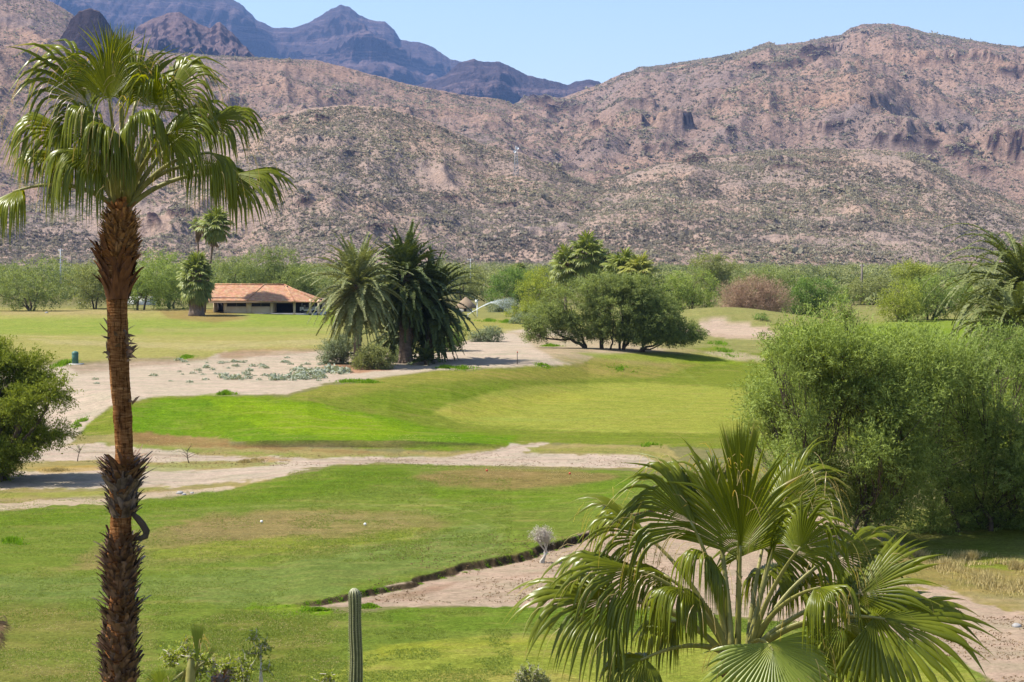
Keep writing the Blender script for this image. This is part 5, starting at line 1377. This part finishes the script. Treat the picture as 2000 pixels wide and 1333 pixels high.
thorn_shrub('low tangle of yellow leaved twigs beside the brown stump', 465, 26.5, [[(455, 1345), (462, 1315), (470, 1300), (474, 1290)], [(475, 1345), (478, 1320), (486, 1310), (492, 1298)], [(440, 1345), (446, 1310), (440, 1296)], [(465, 1345), (455, 1320), (448, 1306)], [(486, 1345), (480, 1325), (470, 1315)], [(430, 1330), (436, 1300), (450, 1292)]], 63, leafn=170)
thorn_shrub('small yellowish shrub tip left of the column cactus', 640, 27, [[(640, 1350), (638, 1330), (634, 1318)], [(642, 1350), (644, 1330), (648, 1322)], [(636, 1350), (630, 1335), (628, 1328)]], 64, leafn=50)
thorn_shrub('rounded dry bush tip at the bottom edge before the tee', 1037, 40, [[(1037, 1360), (1036, 1330), (1034, 1302)], [(1037, 1360), (1020, 1330), (1012, 1318)], [(1037, 1360), (1052, 1332), (1062, 1318)], [(1037, 1360), (1045, 1325), (1048, 1308)], [(1037, 1360), (1025, 1322), (1022, 1308)], [(1037, 1360), (1058, 1340), (1072, 1330)], [(1037, 1360), (1010, 1345), (1004, 1334)]], 65, mat='olive', leafn=420, leaf=(.05, .03))

mb = MB(); b = base_at(425, 26); rr = np.random.default_rng(9); root = empty('palm_stump', b); tag(root, 'shaggy brown dead palm stump at the bottom left', 'stump')
zt = zc(1322, 26, b); mb.tube([(0, 0, -.2), (0, 0, 2), (0, 0, zt)], [.13, .11, .13], 12, .4); tr = mb.build('trunk', M['datetrunk'], root)
mb = MB()
for i in range(150):
    a = rr.uniform(0, 6.28); o = np.array([math.cos(a), math.sin(a), 0]); z = zt - rr.uniform(-.08, .5); t0 = np.array([-o[1], o[0], 0]) * .02
    c = o * .09 + [0, 0, z]; e = c + o * rr.uniform(.05, .16) + [0, 0, rr.uniform(-.2, .12)]
    mb.add([c - t0, c + t0, e + t0 * .4, e - t0 * .4], [(0, 1, 2, 3)], rr.random())
mb.build('dead_leaf_base', M['stubred'], root, smooth=False)

# column cactus
def column_cactus():
    D = 40; b = base_at(691, D); s = D / F; root = empty('column_cactus', b); tag(root, 'single ribbed green column cactus in the lower middle foreground', 'cactus')
    H = zc(1149, D, b); R = 13.2 * s; nr = 12; n = nr * 8; an = np.arange(n) * 2 * math.pi / n + .1
    zs = np.concatenate([np.linspace(-.2, H - R * 1.3, 70), H - R * 1.3 + R * 1.3 * np.sin(np.linspace(.08, 1, 14) * math.pi / 2)])
    rad = np.where(zs < H - R * 1.3, R * (1 + .04 * np.sin(zs * 2.1) + .02 * np.sin(zs * 7)), 0)
    k = zs >= H - R * 1.3; rad[k] = R * np.sqrt(np.clip(1 - ((zs[k] - (H - R * 1.3)) / (R * 1.3)) ** 2, 0.001, 1)); rad[70:72] *= 1.0
    w = np.abs(np.sin(an * nr / 2)) ** .7
    rib = .76 + .24 * w
    X = rad[:, None] * rib * np.cos(an); Y = rad[:, None] * rib * np.sin(an); Zz = zs[:, None] + 0 * X
    m = len(zs); i = np.arange(m - 1)[:, None] * n; j = np.arange(n)[None]; kk = (j + 1) % n
    q = np.stack([i + j, i + kk, i + n + kk, i + n + j], -1).reshape(-1, 4)
    V = np.stack([X + .02 * np.sin(Zz * 1.3) + .006 * np.sin(Zz * 5.1), Y, Zz], -1).reshape(-1, 3)
    tint = np.tile(w ** 3 * .85, m); tint = np.clip(tint + .5 * np.repeat(sstep(H - R * .9, H, zs), n), 0, 1)
    body = link('stem', np_mesh('stem', V, q, M['cactus'], True, {'tint': tint}), root)
    r = np.random.default_rng(4); mb = MB()
    for rb in range(nr):
        a = (rb + .5) * 2 * math.pi / nr + .1; o = np.array([math.cos(a), math.sin(a), 0])
        for z in np.arange(H - 3.0, H - .05, .05):
            rz = float(np.interp(z, zs, rad)); c = o * rz * .99 + [0, 0, z]
            for q_ in range(3):
                e = c + unit(o + r.normal(size=3) * .7) * .028; w_ = np.array([0, 0, .002]); mb.add([c - w_, c + w_, e], [(0, 1, 2)], .8)
    mb.build('spine', M['whitetwig'], root, smooth=False).update_tag()
    root.children[-1]['kind'] = 'stuff'
column_cactus()

# pale bare tree by the path
px_tree('small leafless white trunked tree beside the near path', 1056, 1102, [(1050, 1046, 15, 12), (1070, 1048, 14, 12), (1060, 1040, 16, 10)], 'whitetwig', 501, 61.5, nclu=260, per=8, leafs=(.10, .010), stems=2, stem_r=.05, bark='palebark', name='bare_tree', clu=.09, twigs=30, twig_r=.008, stem_h=.55, spread=.05, inner=.2)

# saplings on the waste strip
for (lb, bx, by, ty, sd) in (('thin nearly leafless sapling on the sandy strip right of the tall palm', 371, 905, 872, 1), ('thin sapling on the sandy strip left of the tall palm', 152, 902, 872, 2)):
    g = ground_at(bx, by); r3 = np.random.default_rng(sd + 70); s = g.y / F; root = empty('sapling', g); tag(root, lb, 'sapling')
    mb = MB(); H = (by - ty) * s; C = []
    main = curve((0, 0, -.1), (.12 * (-1) ** sd, 0, H * .7), (-.1, 0, 0), 7); mb.tube(main, np.linspace(.03, .015, 7), 5, .5)
    for k in range(9):
        q = main[r3.integers(3, 7)]; e = q + np.array([r3.normal() * .35, r3.normal() * .3, r3.uniform(.1, H * .5)]); mb.tube(curve(q, e, (0, 0, .05), 5), np.linspace(.012, .006, 5), 4, .5, cap=False); C.append(e + r3.normal(size=(6, 3)) * .08)
    mb.build('stem', M['bark'], root); V, Fq = leaf_quads(np.vstack(C), .09, .035, r3); link('foliage', np_mesh('foliage', V, Fq, M['olive'], False, {'tint': r3.random(len(V))}), root)

# ------------------------------------------------------------------ weeds, silver shrubs, dry grass
def blades(name, label, cat, region, n, h, w, mat, seed, kind='stuff', lean=.4, group=None):
    """region: ellipses (px, py, rx, ry)"""
    r = np.random.default_rng(seed); Vs = []; Ts = []
    c0 = ground_at(region[0][0], region[0][1]); O = np.array(c0)
    for (cx, cy, rx, ry) in region:
        g = ground_at(cx, cy); s = g.y / F
        dz = max(.2, ry * s * g.y / 9.0)
        m = n
        a = r.uniform(0, 6.28, m); q = np.minimum(np.abs(r.normal(size=m)) * .55, 1.6)
        x = g.x + np.cos(a) * q * rx * s; y = g.y + np.sin(a) * q * dz
        z = ground_z(x, y)
        kp = fbm(x * 1.6, y * 1.6, 2, seed) > -.12
        x, y, z, q = x[kp], y[kp], z[kp], q[kp]; m = len(x)
        if not m: continue
        P = np.stack([x, y, z], 1) - O; hh = h * r.uniform(.4, 1.2, m) * np.clip(1 - .5 * q, .15, 1)
        d = unit(r.normal(size=(m, 3)) * [lean, lean, 0] + [0, 0, 1]); sd_ = unit(np.cross(d, r.normal(size=(m, 3)))) * w
        V = np.stack([P - sd_, P + sd_, P + d * hh[:, None]], 1).reshape(-1, 3); Vs.append(V); Ts.append(np.repeat(r.random(m), 3))
    V = np.vstack(Vs); Fq = np.arange(len(V)).reshape(-1, 3)
    o = link(name, np_mesh(name, V, Fq, M[mat], False, {'tint': np.concatenate(Ts)}), None, c0)
    tag(o, label, cat, group, kind)
    return o
W_ = [('bright weed tuft on the crest of the green bank', [(440, 771, 22, 2)], .32), ('long mat of green weeds in front of the date palms', [(905, 721, 32, 4), (870, 719, 20, 2)], .35),
 ('spreading weed mat on the fairway edge below the silver shrubs', [(690, 746, 42, 4), (720, 748, 20, 2)], .3), ('small green mound of weeds left of the mesquite clump', [(1075, 677, 24, 2)], .35),
 ('small weed tuft right of the thin stake', [(1062, 716, 18, 2)], .3), ('flat weeds on the fairway below the mesquite clump', [(1215, 722, 34, 4)], .25),
 ('weed mat at the left edge of the near fairway', [(15, 1058, 34, 5), (50, 1062, 20, 2)], .22), ('weed tuft behind the young palm on the far path edge', [(1275, 872, 22, 3)], .3),
 ('bright weeds along the tip of the cut bank left of the cactus', [(560, 1190, 40, 3), (620, 1194, 34, 3), (720, 1186, 22, 3)], .13), ('weed tuft on the sandy hump of the far fairway', [(363, 699, 16, 3)], .3),
 ('bright weed clump under the left mesquite', [(158, 828, 18, 4)], .3), ('green weeds around the green utility post', [(125, 712, 18, 6)], .45),
 ('low green weeds below the sprinkler spray', [(955, 628, 30, 2), (990, 630, 20, 2)], .5), ('grassy edge of the bunker right of the mesquite clump', [(1420, 690, 30, 4), (1400, 672, 24, 4)], .4)]
for i, (lb, rg, h) in enumerate(W_): blades('weed_patch', lb, 'weeds', rg, 900, h, .03, 'weed', 800 + i)
blades('grass_fringe', 'ragged grass overhanging the cut edge of the near fairway', 'grass', [(x, float(np.interp(x, [p[0] for p in STEP_EDGE], [p[1] for p in STEP_EDGE])) - 6, 14, 1.2) for x in range(600, 1260, 22)], 120, .07, .010, 'weed', 830, lean=1.2)
blades('dry_grass', 'yellow dry grass below the right mesquite', 'grass', [(1850, 1110, 60, 18), (1930, 1140, 70, 22), (2010, 1150, 60, 24), (1790, 1090, 40, 12), (1900, 1095, 60, 12), (1980, 1110, 60, 14)], 1500, .34, .013, 'straw', 840)
blades('dry_grass', 'straw coloured dry clump on the sandy strip right of the tall palm', 'grass', [(500, 901, 34, 3), (480, 904, 20, 2)], 500, .2, .02, 'straw', 841)
blades('dry_grass', 'orange tinged dry clump on the sandy strip left of the tall palm', 'grass', [(110, 920, 34, 3)], 500, .2, .02, 'straw', 842)
blades('brush_debris', 'reddish brown dead debris under the front date palm', 'debris', [(658, 722, 20, 2)], 500, .3, .04, 'deadfrond', 843)

def lawn_tufts(name, label, cat, regions, n, h, w, mat, seed, thr, clump):
    r = np.random.default_rng(seed); Vs = []; Ts = []
    for (x0, x1, y0, y1, k) in regions:
        m = int(n * k); px = r.uniform(x0, x1, m); D = F * CAMZ / (r.uniform(y0, y1, m) - 500)
        x = (px - 1000) / F * D; y = D
        kp = fbm(x * clump, y * clump, 3, seed) > thr
        x, y = x[kp], y[kp]; z = ground_z(x, y); m = len(x)
        for q in range(3):
            P = np.stack([x + r.normal(size=m) * .03, y + r.normal(size=m) * .03, z], 1); hh = h * r.uniform(.4, 1.2, m)
            d = unit(r.normal(size=(m, 3)) * [.7, .7, 0] + [0, 0, 1]); sd_ = unit(np.cross(d, r.normal(size=(m, 3)))) * w
            Vs.append(np.stack([P - sd_, P + sd_, P + d * hh[:, None]], 1).reshape(-1, 3)); Ts.append(np.repeat(r.random(m), 3))
    V = np.vstack(Vs); o = link(name, np_mesh(name, V, np.arange(len(V)).reshape(-1, 3), M[mat], False, {'tint': np.concatenate(Ts)}))
    tag(o, label, cat, kind='stuff')
lawn_tufts('grass_tufts', 'coarse green tufts scattered through the near fairway turf', 'grass', [(-200, 560, 960, 1400, 1), (560, 1000, 930, 1110, .6), (300, 1000, 1200, 1400, .8), (1000, 1700, 1195, 1240, .3)], 45000, .04, .010, 'tuft', 851, -.05, .8)
lawn_tufts('dry_grass', 'dry straw flecks in the worn brown patches of the near turf', 'grass', [(-200, 330, 1180, 1400, .7), (200, 860, 1000, 1100, .5), (380, 660, 1200, 1400, .4), (820, 1160, 915, 950, .2), (150, 900, 860, 905, .4)], 12000, .03, .009, 'straw', 852, .0, .9)
lawn_tufts('litter', 'small dry leaves and twigs lying on the near sand', 'litter', [(720, 1330, 1060, 1185, .5), (1700, 2200, 1190, 1400, .8), (300, 1250, 880, 915, .5), (200, 620, 705, 765, .3)], 4500, .04, .018, 'deadfrond', 853, -.12, .5)

def silver():
    r = np.random.default_rng(88); protos = []
    for k in range(4):
        C = unit(r.normal(size=(70, 3))) * (r.random((70, 1)) ** .4) * [.5, .5, .38]; C[:, 2] = np.abs(C[:, 2])
        V, Fq = leaf_quads(C, .24, .12, r); protos.append(np_mesh('silver_shrub', V, Fq, M['silver'], False, {'tint': r.random(len(V))}))
    spots = []
    for _ in range(64): spots.append((r.uniform(330, 640), r.uniform(704, 746), r.uniform(.3, .75)))
    for _ in range(20): spots.append((r.normal() * 50 + 560, r.normal() * 3 + 738, r.uniform(.6, 1.3)))
    for _ in range(14): spots.append((r.normal() * 40 + 640, r.normal() * 4 + 730, r.uniform(.8, 1.5)))
    for x, y, s in ((186, 742, .5), (190, 750, .5), (250, 760, .4), (560, 700, .6), (300, 735, .7), (800, 712, .6), (370, 748, .6)): spots.append((x, y, s))
    for i, (x, y, s) in enumerate(spots):
        g = ground_at(x, min(y, 762)); o = link('silver_shrub', protos[i % 4], None, g); o.scale = (s, s, s * r.uniform(.6, 1)); o.rotation_euler = (0, 0, r.uniform(0, 6))
        tag(o, 'small silvery grey shrub growing on the pale sand', 'shrub', 'small silvery shrubs on the sand')
silver()

# ------------------------------------------------------------------ buildings
def prism(mb, ring, idx, tint=.5):
    for f in idx: mb.add([ring[k] for k in f], [tuple(range(len(f)))], tint)

def clubhouse():
    g = ground_at(512, 613); D = g.y; s = D / F; z0 = g.z
    root = empty('house', (at(515, 612, D).x, D, z0)); tag(root, 'low tan house with an orange clay tiled roof and shaded open porch', 'house')
    X = lambda px: (px - 515) * s; Z = lambda py: (612 - py) * s
    dep = 9.0; zt = Z(584.5)
    wall = MB()
    wall.box((X(438), 0, -.5), (X(443), .25, zt)); wall.box((X(481), 0, -.5), (X(491), .25, zt)); wall.box((X(528), 0, -.5), (X(533), .25, zt))
    wall.box((X(443), .02, -.5), (X(481), .24, Z(598.5))); wall.box((X(491), .02, -.5), (X(528), .24, Z(598.5)))
    wall.box((X(443), .02, Z(586.5)), (X(481), .24, zt - .003)); wall.box((X(491), .02, Z(586.5)), (X(528), .24, zt - .003))
    wall.box((X(438), dep - .2, -.5), (X(622), dep, zt)); wall.box((X(416), .28, -.5), (X(418), dep - .2, zt)); wall.box((X(528.5), .27, -.5), (X(531), dep - .21, zt - .003)); wall.box((X(436), .27, -.5), (X(438), dep - .21, zt - .003))
    w = wall.build('wall', M['plaster'], root, smooth=False)
    for px in (485.5, 575, 606, 622):
        if px == 485.5: continue
        m = MB(); m.box((X(px - 2.2), -.12, -.5), (X(px + 2.2), .2, zt)); m.box((X(px - 3), -.2, -.5), (X(px + 3), .28, .12)); m.build('porch_post', M['plaster'], root, smooth=False)
    for a, b in ((443, 481), (491, 528)):
        m = MB(); m.box((X(a), .08, Z(598.5)), (X(b), .12, Z(597.5))); m.box((X(a), .08, Z(587.4)), (X(b), .12, Z(586.5)))
        for k in (a, (a + b) / 2 - .3, b - .8): m.box((X(k), .081, Z(597.5)), (X(k + .8), .119, Z(587.4)))
        f = m.build('window', M['brownwall'], root, smooth=False)
        m = MB(); m.box((X(a + .8), .09, Z(597.5)), (X(b - .8), .11, Z(587.4))); m.build('pane', M['glass'], f, smooth=False)
    for bx0, bx1, by_ in ((418, 436, 3.0), (531, 622, 5.0)):
        m = MB(); m.box((X(bx0), by_, -.5), (X(bx1), by_ + .1, zt - .003)); m.build('porch_back_wall', M['dark'], root, smooth=False)  # the shade of the open porch is put into this wall's colour
    m = MB(); m.box((X(414), -.2, -.6), (X(626), dep + .2, .02)); m.build('floor_slab', M['concrete'], root, smooth=False)
    # roof: long left wing, hipped pavilion in front of it, right slope
    def slope(name, pts, lab=None):
        m = MB(); P = np.array(pts, float); n = len(P); nrm = unit(np.cross(P[1] - P[0], P[2] - P[0])); lo = P - nrm * .14
        m.add(np.vstack([P, lo]), [tuple(range(n))], .5) if n in (3, 4) else None
        m.add(lo, [tuple(range(n))[::-1]], .5)
        for k in range(n):
            q = (k + 1) % n; m.add([P[k], lo[k], lo[q], P[q]], [(0, 1, 2, 3)], .5)
        o = m.build(name, M['tile'], root, smooth=False)
        if lab: o['label'] = lab
    ez = Z(586.5); rz = Z(556.5)
    eL, eR = X(408), X(624); f0 = -1.2; bk = dep + 1.0
    slope('roof', [(eL, f0, ez + .02), (X(484), f0, ez + .02), (X(508), 4.2, rz), (eL + .2, 4.2, rz)], 'pale orange tiled slope of the left wing')
    slope('roof', [(X(484), f0 - .02, ez), (X(578), f0 - .02, ez - .1), (X(549), 4.2, rz - .05), (X(508), 4.2, rz)], 'deeper orange front slope of the roof')
    slope('roof', [(X(578), f0 - .02, ez - .1), (eR, f0 + 1.0, ez - .2), (X(549), 4.2, rz - .05)])
    slope('roof', [(eR, f0 + 1.0, ez - .2), (eR, bk, ez - .2), (X(549), 4.25, rz - .06)])
    slope('roof', [(eR, bk, ez - .2), (eL, bk, ez), (eL + .2, 4.2, rz), (X(549), 4.2, rz - .05)])
    m = MB(); m.box((eL + .1, f0 + .05, ez - .32), (X(578), f0 + .2, ez - .14)); m.build('fascia', M['brownwall'], root, smooth=False)
    for k in range(9):
        pass
    m = MB(); m.tube([(eL + .2, 4.2, rz + .05), (X(549), 4.2, rz + .0)], .12, 8); m.tube([(X(549), 4.2, rz), (X(578), f0, ez - .08)], .09, 8); m.tube([(X(508), 4.15, rz), (X(484), f0, ez + .03)], .09, 8); m.tube([(X(549), 4.2, rz), (eR, f0 + 1.0, ez - .18)], .09, 8); m.build('ridge_tile', M['tile'], root)
    m = MB(); m.box((X(549), 3.6, rz - .4), (X(556), 4.8, rz - .12)); m.build('roof_vent', M['brownwall'], root, smooth=False)
    # golf cart in the porch
    c = empty('golf_cart', (at(600, 611, D).x, D + 1.6, gz(at(600, 611, D).x, D) + .02)); c.location.z = z0 + .03; tag(c, 'white golf cart parked in the shade of the open porch', 'golf cart')
    m = MB(); m.box((-1.1, -.55, .28), (1.1, .55, .5)); m.box((.55, -.5, .5), (1.05, .5, .85)); m.box((-1.1, -.5, .5), (-.6, .5, .8)); bdy = m.build('body', M['white'], c, smooth=False)
    m = MB(); m.box((-.55, -.5, .5), (.1, .5, .72)); m.box((-.6, -.5, .72), (-.45, .5, 1.05)); m.build('seat', M['stone'], c, smooth=False)
    m = MB(); m.box((-1.0, -.6, 1.78), (.95, .6, 1.86)); m.build('canopy', M['white'], c, smooth=False)
    m = MB()
    for x_ in (-.9, .85):
        for y_ in (-.5, .5): m.tube([(x_, y_, .5), (x_ * .92, y_, 1.79)], .025, 6)
    m.build('canopy_post', M['steel'], c)
    for x_ in (-.75, .8):
        for y_ in (-.58, .58):
            m = MB(); m.tube([(x_, y_ - .08, .22), (x_, y_ + .08, .22)], .22, 16); m.build('wheel', M['rubber'], c)
    return D
HD = clubhouse()

def hut(name, label, px0, px1, py0, py1, D, depth, wallm, roofm, doorway_shade=None, thatch=False, cat='hut'):
    cx = (px0 + px1) / 2; b = base_at(cx, D); s = D / F; root = empty(name, b); tag(root, label, cat)
    w = (px1 - px0) / 2 * s; h = zc(py0, D, b)
    m = MB(); m.box((-w, 0, -.4), (w, .15, h)); m.box((-w, depth - .15, -.4), (w, depth, h)); m.box((-w + .003, .15, -.4), (-w + .15, depth - .15, h - .003)); m.box((w - .15, .15, -.4), (w - .003, depth - .15, h - .003)); m.build('wall', M[wallm], root, smooth=False)
    if thatch:
        m = MB(); r = np.random.default_rng(5); hh = (py0 - thatch) * s
        m.lathe([(w * 1.75, h - .35), (w * 1.8, h - .2), (w * .95, h + hh * .38), (w * .1, h + hh * .85), (.02, h + hh * .87)], 20, (0, depth / 2, 0), .5, .06, 3)
        m.build('thatched_roof', M[roofm], root)
    else:
        m = MB(); m.box((-w - .15, -.2, h + .002), (w + .15, depth + .2, h + .18)); m.build('roof', M[roofm], root, smooth=False)
    if doorway_shade:
        m = MB(); a, c_ = (doorway_shade[0] - cx) * s, (doorway_shade[1] - cx) * s; m.box((a, -.03, 0), (c_, -.004, h * .82)); m.build('doorway_shade', M['dark'], root, smooth=False)  # flat dark panel on the wall, painted shade of an opening
hut('shed', 'small white flat roofed shed behind the curved tree', 249, 297, 583, 608, 322, 3.5, 'whiteplaster', 'concrete', (262, 270))
hut('hut', 'thatched hut with a dark doorway right of the date palms', 897, 922, 598, 614, 292, 2.5, 'concrete', 'thatch', (906, 911), thatch=578)
def low_wall(label, px0, px1, py0, D, mat):
    b = base_at((px0 + px1) / 2, D); s = D / F; root = empty('boundary_wall', b); tag(root, label, 'wall'); w = (px1 - px0) / 2 * s; h = zc(py0, D, b)
    m = MB(); m.box((-w, 0, -.5), (w, .25, h)); m.build('wall_panel', M[mat], root, smooth=False)
    m = MB(); m.box((-w - .03, -.05, h + .002), (w + .03, .3, h + .12)); m.build('coping', M[mat], root, smooth=False)
low_wall('low brown wall between the white shed and the stout palm', 299, 362, 600, 324, 'brownwall')
low_wall('long low dark wall behind the trees at the left edge', -60, 150, 598, 330, 'brownwall')
low_wall('pale low wall behind the rounded tree at the left', 152, 212, 593, 335, 'whiteplaster')

# ------------------------------------------------------------------ poles, pylon, small course furniture
def pole(label, px, py0, py1, D, rad, mat, arms=()):
    b = base_at(px, D); root = empty('utility_pole', b); tag(root, label, 'pole'); h = zc(py0, D, b)
    m = MB(); m.tube([(0, 0, -.5), (0, 0, h * .5), (0, 0, h)], [rad * 1.2, rad, rad * .8], 10); m.tube([(0, 0, h), (0, 0, h + .12)], [rad * .85, rad * .3], 8); m.build('post', M[mat], root)
    for dz, w in arms:
        m = MB(); m.box((-w, -.06, h - dz), (w, .06, h - dz + .14)); 
        m.build('crossarm', M[mat], root, smooth=False)
        for q in (-.85, 0.9):
            m = MB(); m.lathe([(.05, 0), (.09, .06), (.05, .1), (.08, .16), (.03, .22)], 8, (q * w, 0, h - dz + .14)); m.build('insulator', M['white'], root)
pole('slim grey metal pole behind the trees at the left', 119, 487, 540, 420, .16, 'steel', [(.4, .5)])
pole('short dark pole left of the stout palm', 298, 493, 530, 400, .18, 'wood', [(.5, .6)])
pole('thin pale pole standing in the brush left of the sprinkler', 919, 506, 545, 470, .12, 'steel', [(.3, .7)])
pole('thick dark wooden pole in the brush at the right', 1683, 516, 570, 330, .2, 'wood', [(.5, .35)])

def on_layer(key, px, py):
    X, Y, Z = LAYERS[key]; a, b_ = project(X, Y, Z); e = (a - px) ** 2 + (b_ - py) ** 2
    e = np.where(e < 40, e + Y * .01, e + 1e6); i = np.unravel_index(np.argmin(e), e.shape); return Vector((X[i], Y[i], Z[i]))
g = on_layer('a', 1007, 346)
if abs(project(g.x, g.y, g.z)[0] - 1007) > 30: g = on_layer('c', 1007, 346)
H = (346 - 287) * g.y / F; m = MB(); wb = H * .075
def wz(z): return wb * (1 - z / H) ** 1.0 + .35
lv = [H * k for k in (0, .14, .28, .42, .55, .67, .78, .88, 1.0)]
for sx in (-1, 1):
    for sy in (-1, 1): m.tube([(sx * wz(0), sy * wz(0), -2), (sx * wz(H), sy * wz(H), H)], .20, 4)
for a_, b_ in zip(lv, lv[1:]):
    for sy in (-1, 1):
        m.tube([(-wz(a_), sy * wz(a_), a_), (wz(b_), sy * wz(b_), b_)], .10, 3); m.tube([(wz(a_), sy * wz(a_), a_), (-wz(b_), sy * wz(b_), b_)], .10, 3); m.tube([(-wz(b_), sy * wz(b_), b_), (wz(b_), sy * wz(b_), b_)], .10, 3)
root = empty('lattice_mast', g); tag(root, 'pale lattice mast standing on the scrubby hillside', 'mast'); m.build('lattice', M['steel'], root)
for z_, x_ in ((.93, .9), (.82, -.9)):
    m = MB(); m.lathe([(.05, 0), (.9, .35), (1.0, .45)], 16, (0, 0, 0)); d_ = m.build('dish', M['white'], root, (x_ * 1.2, -.8, H * z_)); d_.rotation_euler = (math.radians(80), 0, 0)

g = ground_at(147, 712); s = g.y / F; root = empty('utility_post', g); tag(root, 'stubby dark green utility post with a domed cap on a concrete pad', 'bollard')
h = 25 * s; R_ = 6.3 * s
m = MB(); m.lathe([(0.02, .05), (R_, .05), (R_, h * .78), (R_ * .93, h * .8)], 20); m.build('post', M['greenpaint'], root)
m = MB(); m.lathe([(R_ * 1.06, h * .78), (R_ * 1.06, h * .88), (R_ * .9, h * .97), (R_ * .4, h * 1.03), (.01, h * 1.04)], 20); m.build('cap', M['greenpaint'], root)
m = MB(); m.box((-R_ * 1.8, -R_ * 1.5, -.2), (R_ * 2.4, R_ * 1.5, .06)); m.build('pad', M['concrete'], root, smooth=False)

for i, (px, py, mt, lb) in enumerate(((511, 1023, 'white', 'left one of the two white tee markers on the dry tee'), (713, 1028, 'white', 'right one of the two white tee markers on the dry tee'), (1113, 928, 'red', 'right one of two small reddish tee markers on the brown patch'), (951, 922, 'red', 'left one of two small reddish tee markers on the brown patch'))):
    g = ground_at(px, py); root = empty('tee_marker', g); tag(root, lb, 'tee marker', 'tee markers')
    m = MB(); m.lathe([(.005, .01), (.028, .016), (.047, .04), (.053, .065), (.047, .09), (.028, .11), (.005, .115)], 16); m.build('ball', M[mt], root)
    m = MB(); m.tube([(0, 0, -.08), (0, 0, .04)], [.008, .02], 8); m.build('spike', M['steel'], root)

g = ground_at(1010, 712); root = empty('marker_stake', g); tag(root, 'thin dark stake standing on the crest of the fairway', 'stake'); s = g.y / F
m = MB(); m.tube([(0, 0, -.2), (.02, 0, 25 * s * .9)], [.035, .03], 6); m.build('stick', M['wood'], root); m = MB(); m.tube([(.02, 0, 25 * s * .9), (.02, 0, 25 * s)], [.05, .04], 8); m.build('cap', M['red'], root)
g = ground_at(1197, 1046); root = empty('signpost', g); tag(root, 'small grey box on a dark post half hidden behind the young palm', 'post'); s = g.y / F
m = MB(); m.box((-.04, -.04, -.2), (.04, .04, .45)); m.build('post', M['brownwall'], root, smooth=False); m = MB(); m.box((-.13, -.1, .45), (.11, .1, .72)); m.lathe([(.12, .72), (.10, .78), (.02, .8)], 12, (-.01, 0, 0)); m.build('box', M['steel'], root, smooth=False)
for i, (px, py, sz, lb) in enumerate(((351, 965, .16, 'dark stone at the sandy edge right of the tall palm'), (360, 967, .1, 'small pale stone next to the dark one at the sandy edge'), (375, 964, .09, 'smallest stone right of the pair at the sandy edge'), (1985, 1225, .14, 'small dark stone on the bare earth at the lower right'), (456, 605, .25, 'pale stone at the foot of the trees'))):
    if i == 4: px, py = 91, 612; lb = 'small yellowish stone under the spreading tree at the left edge'
    g = ground_at(px, py); rr = np.random.default_rng(i); m = MB(); n_ = 9
    m.lathe([(sz * .05, -sz * .3), (sz * .8, -.2 * sz), (sz, .1 * sz), (sz * .8, .45 * sz), (sz * .4, .65 * sz), (.01, .7 * sz)], n_, (0, 0, 0), .5, .22, i)
    o = m.build('stone', M['stone'], None, g, smooth=False); tag(o, lb, 'stone')

# sprinkler with its arc of water
def sprinkler():
    g = ground_at(914, 622); D = g.y; s = D / F; root = empty('sprinkler', g); tag(root, 'lawn sprinkler throwing a white arc of water to the right', 'sprinkler')
    m = MB(); m.tube([(0, 0, -.2), (0, 0, .5)], .04, 8); m.lathe([(.05, .5), (.08, .55), (.05, .62), (.01, .64)], 10); m.build('nozzle', M['steel'], root)
    r = np.random.default_rng(3); n = 5500; u = r.random(n) ** .85; X = u * 88 * s
    top = (24 * u - 0 * u + 18 * u * (1 - u)) * 1.0
    top = 30 * np.sin(np.clip(u, 0, 1) * 1.75) * s
    fall = (r.random(n) ** 1.6) * sstep(.45, 1, u) * 30 * s
    wd = (.06 + .55 * u ** 2)
    P = np.stack([X + r.normal(size=n) * wd * .25, r.normal(size=n) * wd, .5 + top + r.normal(size=n) * wd * .22 - fall], 1)
    P[:, 2] = np.maximum(P[:, 2], .05)
    V, Fq = leaf_quads(P, .12, .022, r, np.stack([np.ones(n), 0 * u, .6 - 1.8 * u], 1) * 2, .3)
    mt, nt, out = new_mat('water_drops'); b = N(nt, 'ShaderNodeBsdfDiffuse'); b.inputs[0].default_value = (.85, .88, .9, 1); t = nt.nodes.new('ShaderNodeBsdfTransparent'); x = N(nt, 'ShaderNodeMixShader', Fac=.45)
    nt.links.new(b.outputs[0], x.inputs[1]); nt.links.new(t.outputs[0], x.inputs[2]); nt.links.new(x.outputs[0], out.inputs[0])
    o = link('water_spray', np_mesh('water_spray', V, Fq, mt, False), root); o['kind'] = 'stuff'
sprinkler()
g = ground_at(932, 619); root = empty('signpost', g); tag(root, 'short white post with a small head beside the sprinkler spray', 'post'); s = g.y / F
m = MB(); m.tube([(0, 0, -.2), (0, 0, 28 * s)], .07, 8); m.build('post', M['white'], root); m = MB(); m.box((-.28, -.08, 26 * s), (.12, -.07 + .2, 26 * s + .5)); m.build('head', M['white'], root, smooth=False)

# ------------------------------------------------------------------ air
def haze():
    m = MB(); m.box((-9000, -60, -30), (9000, 14500, 2600)); me_m, nt, out = new_mat('haze_air')
    v = N(nt, 'ShaderNodeVolumePrincipled'); v.inputs['Density'].default_value = 0.000047; v.inputs['Color'].default_value = (.30, .50, 1.0, 1); v.inputs['Anisotropy'].default_value = 0.2
    nt.links.new(v.outputs[0], out.inputs['Volume'])
    o = m.build('haze', me_m, smooth=False); tag(o, 'thin blue haze of the air over the valley', 'haze', kind='stuff')
    me_m.volume_intersection_method = 'FAST' if hasattr(me_m, 'volume_intersection_method') else None
haze()
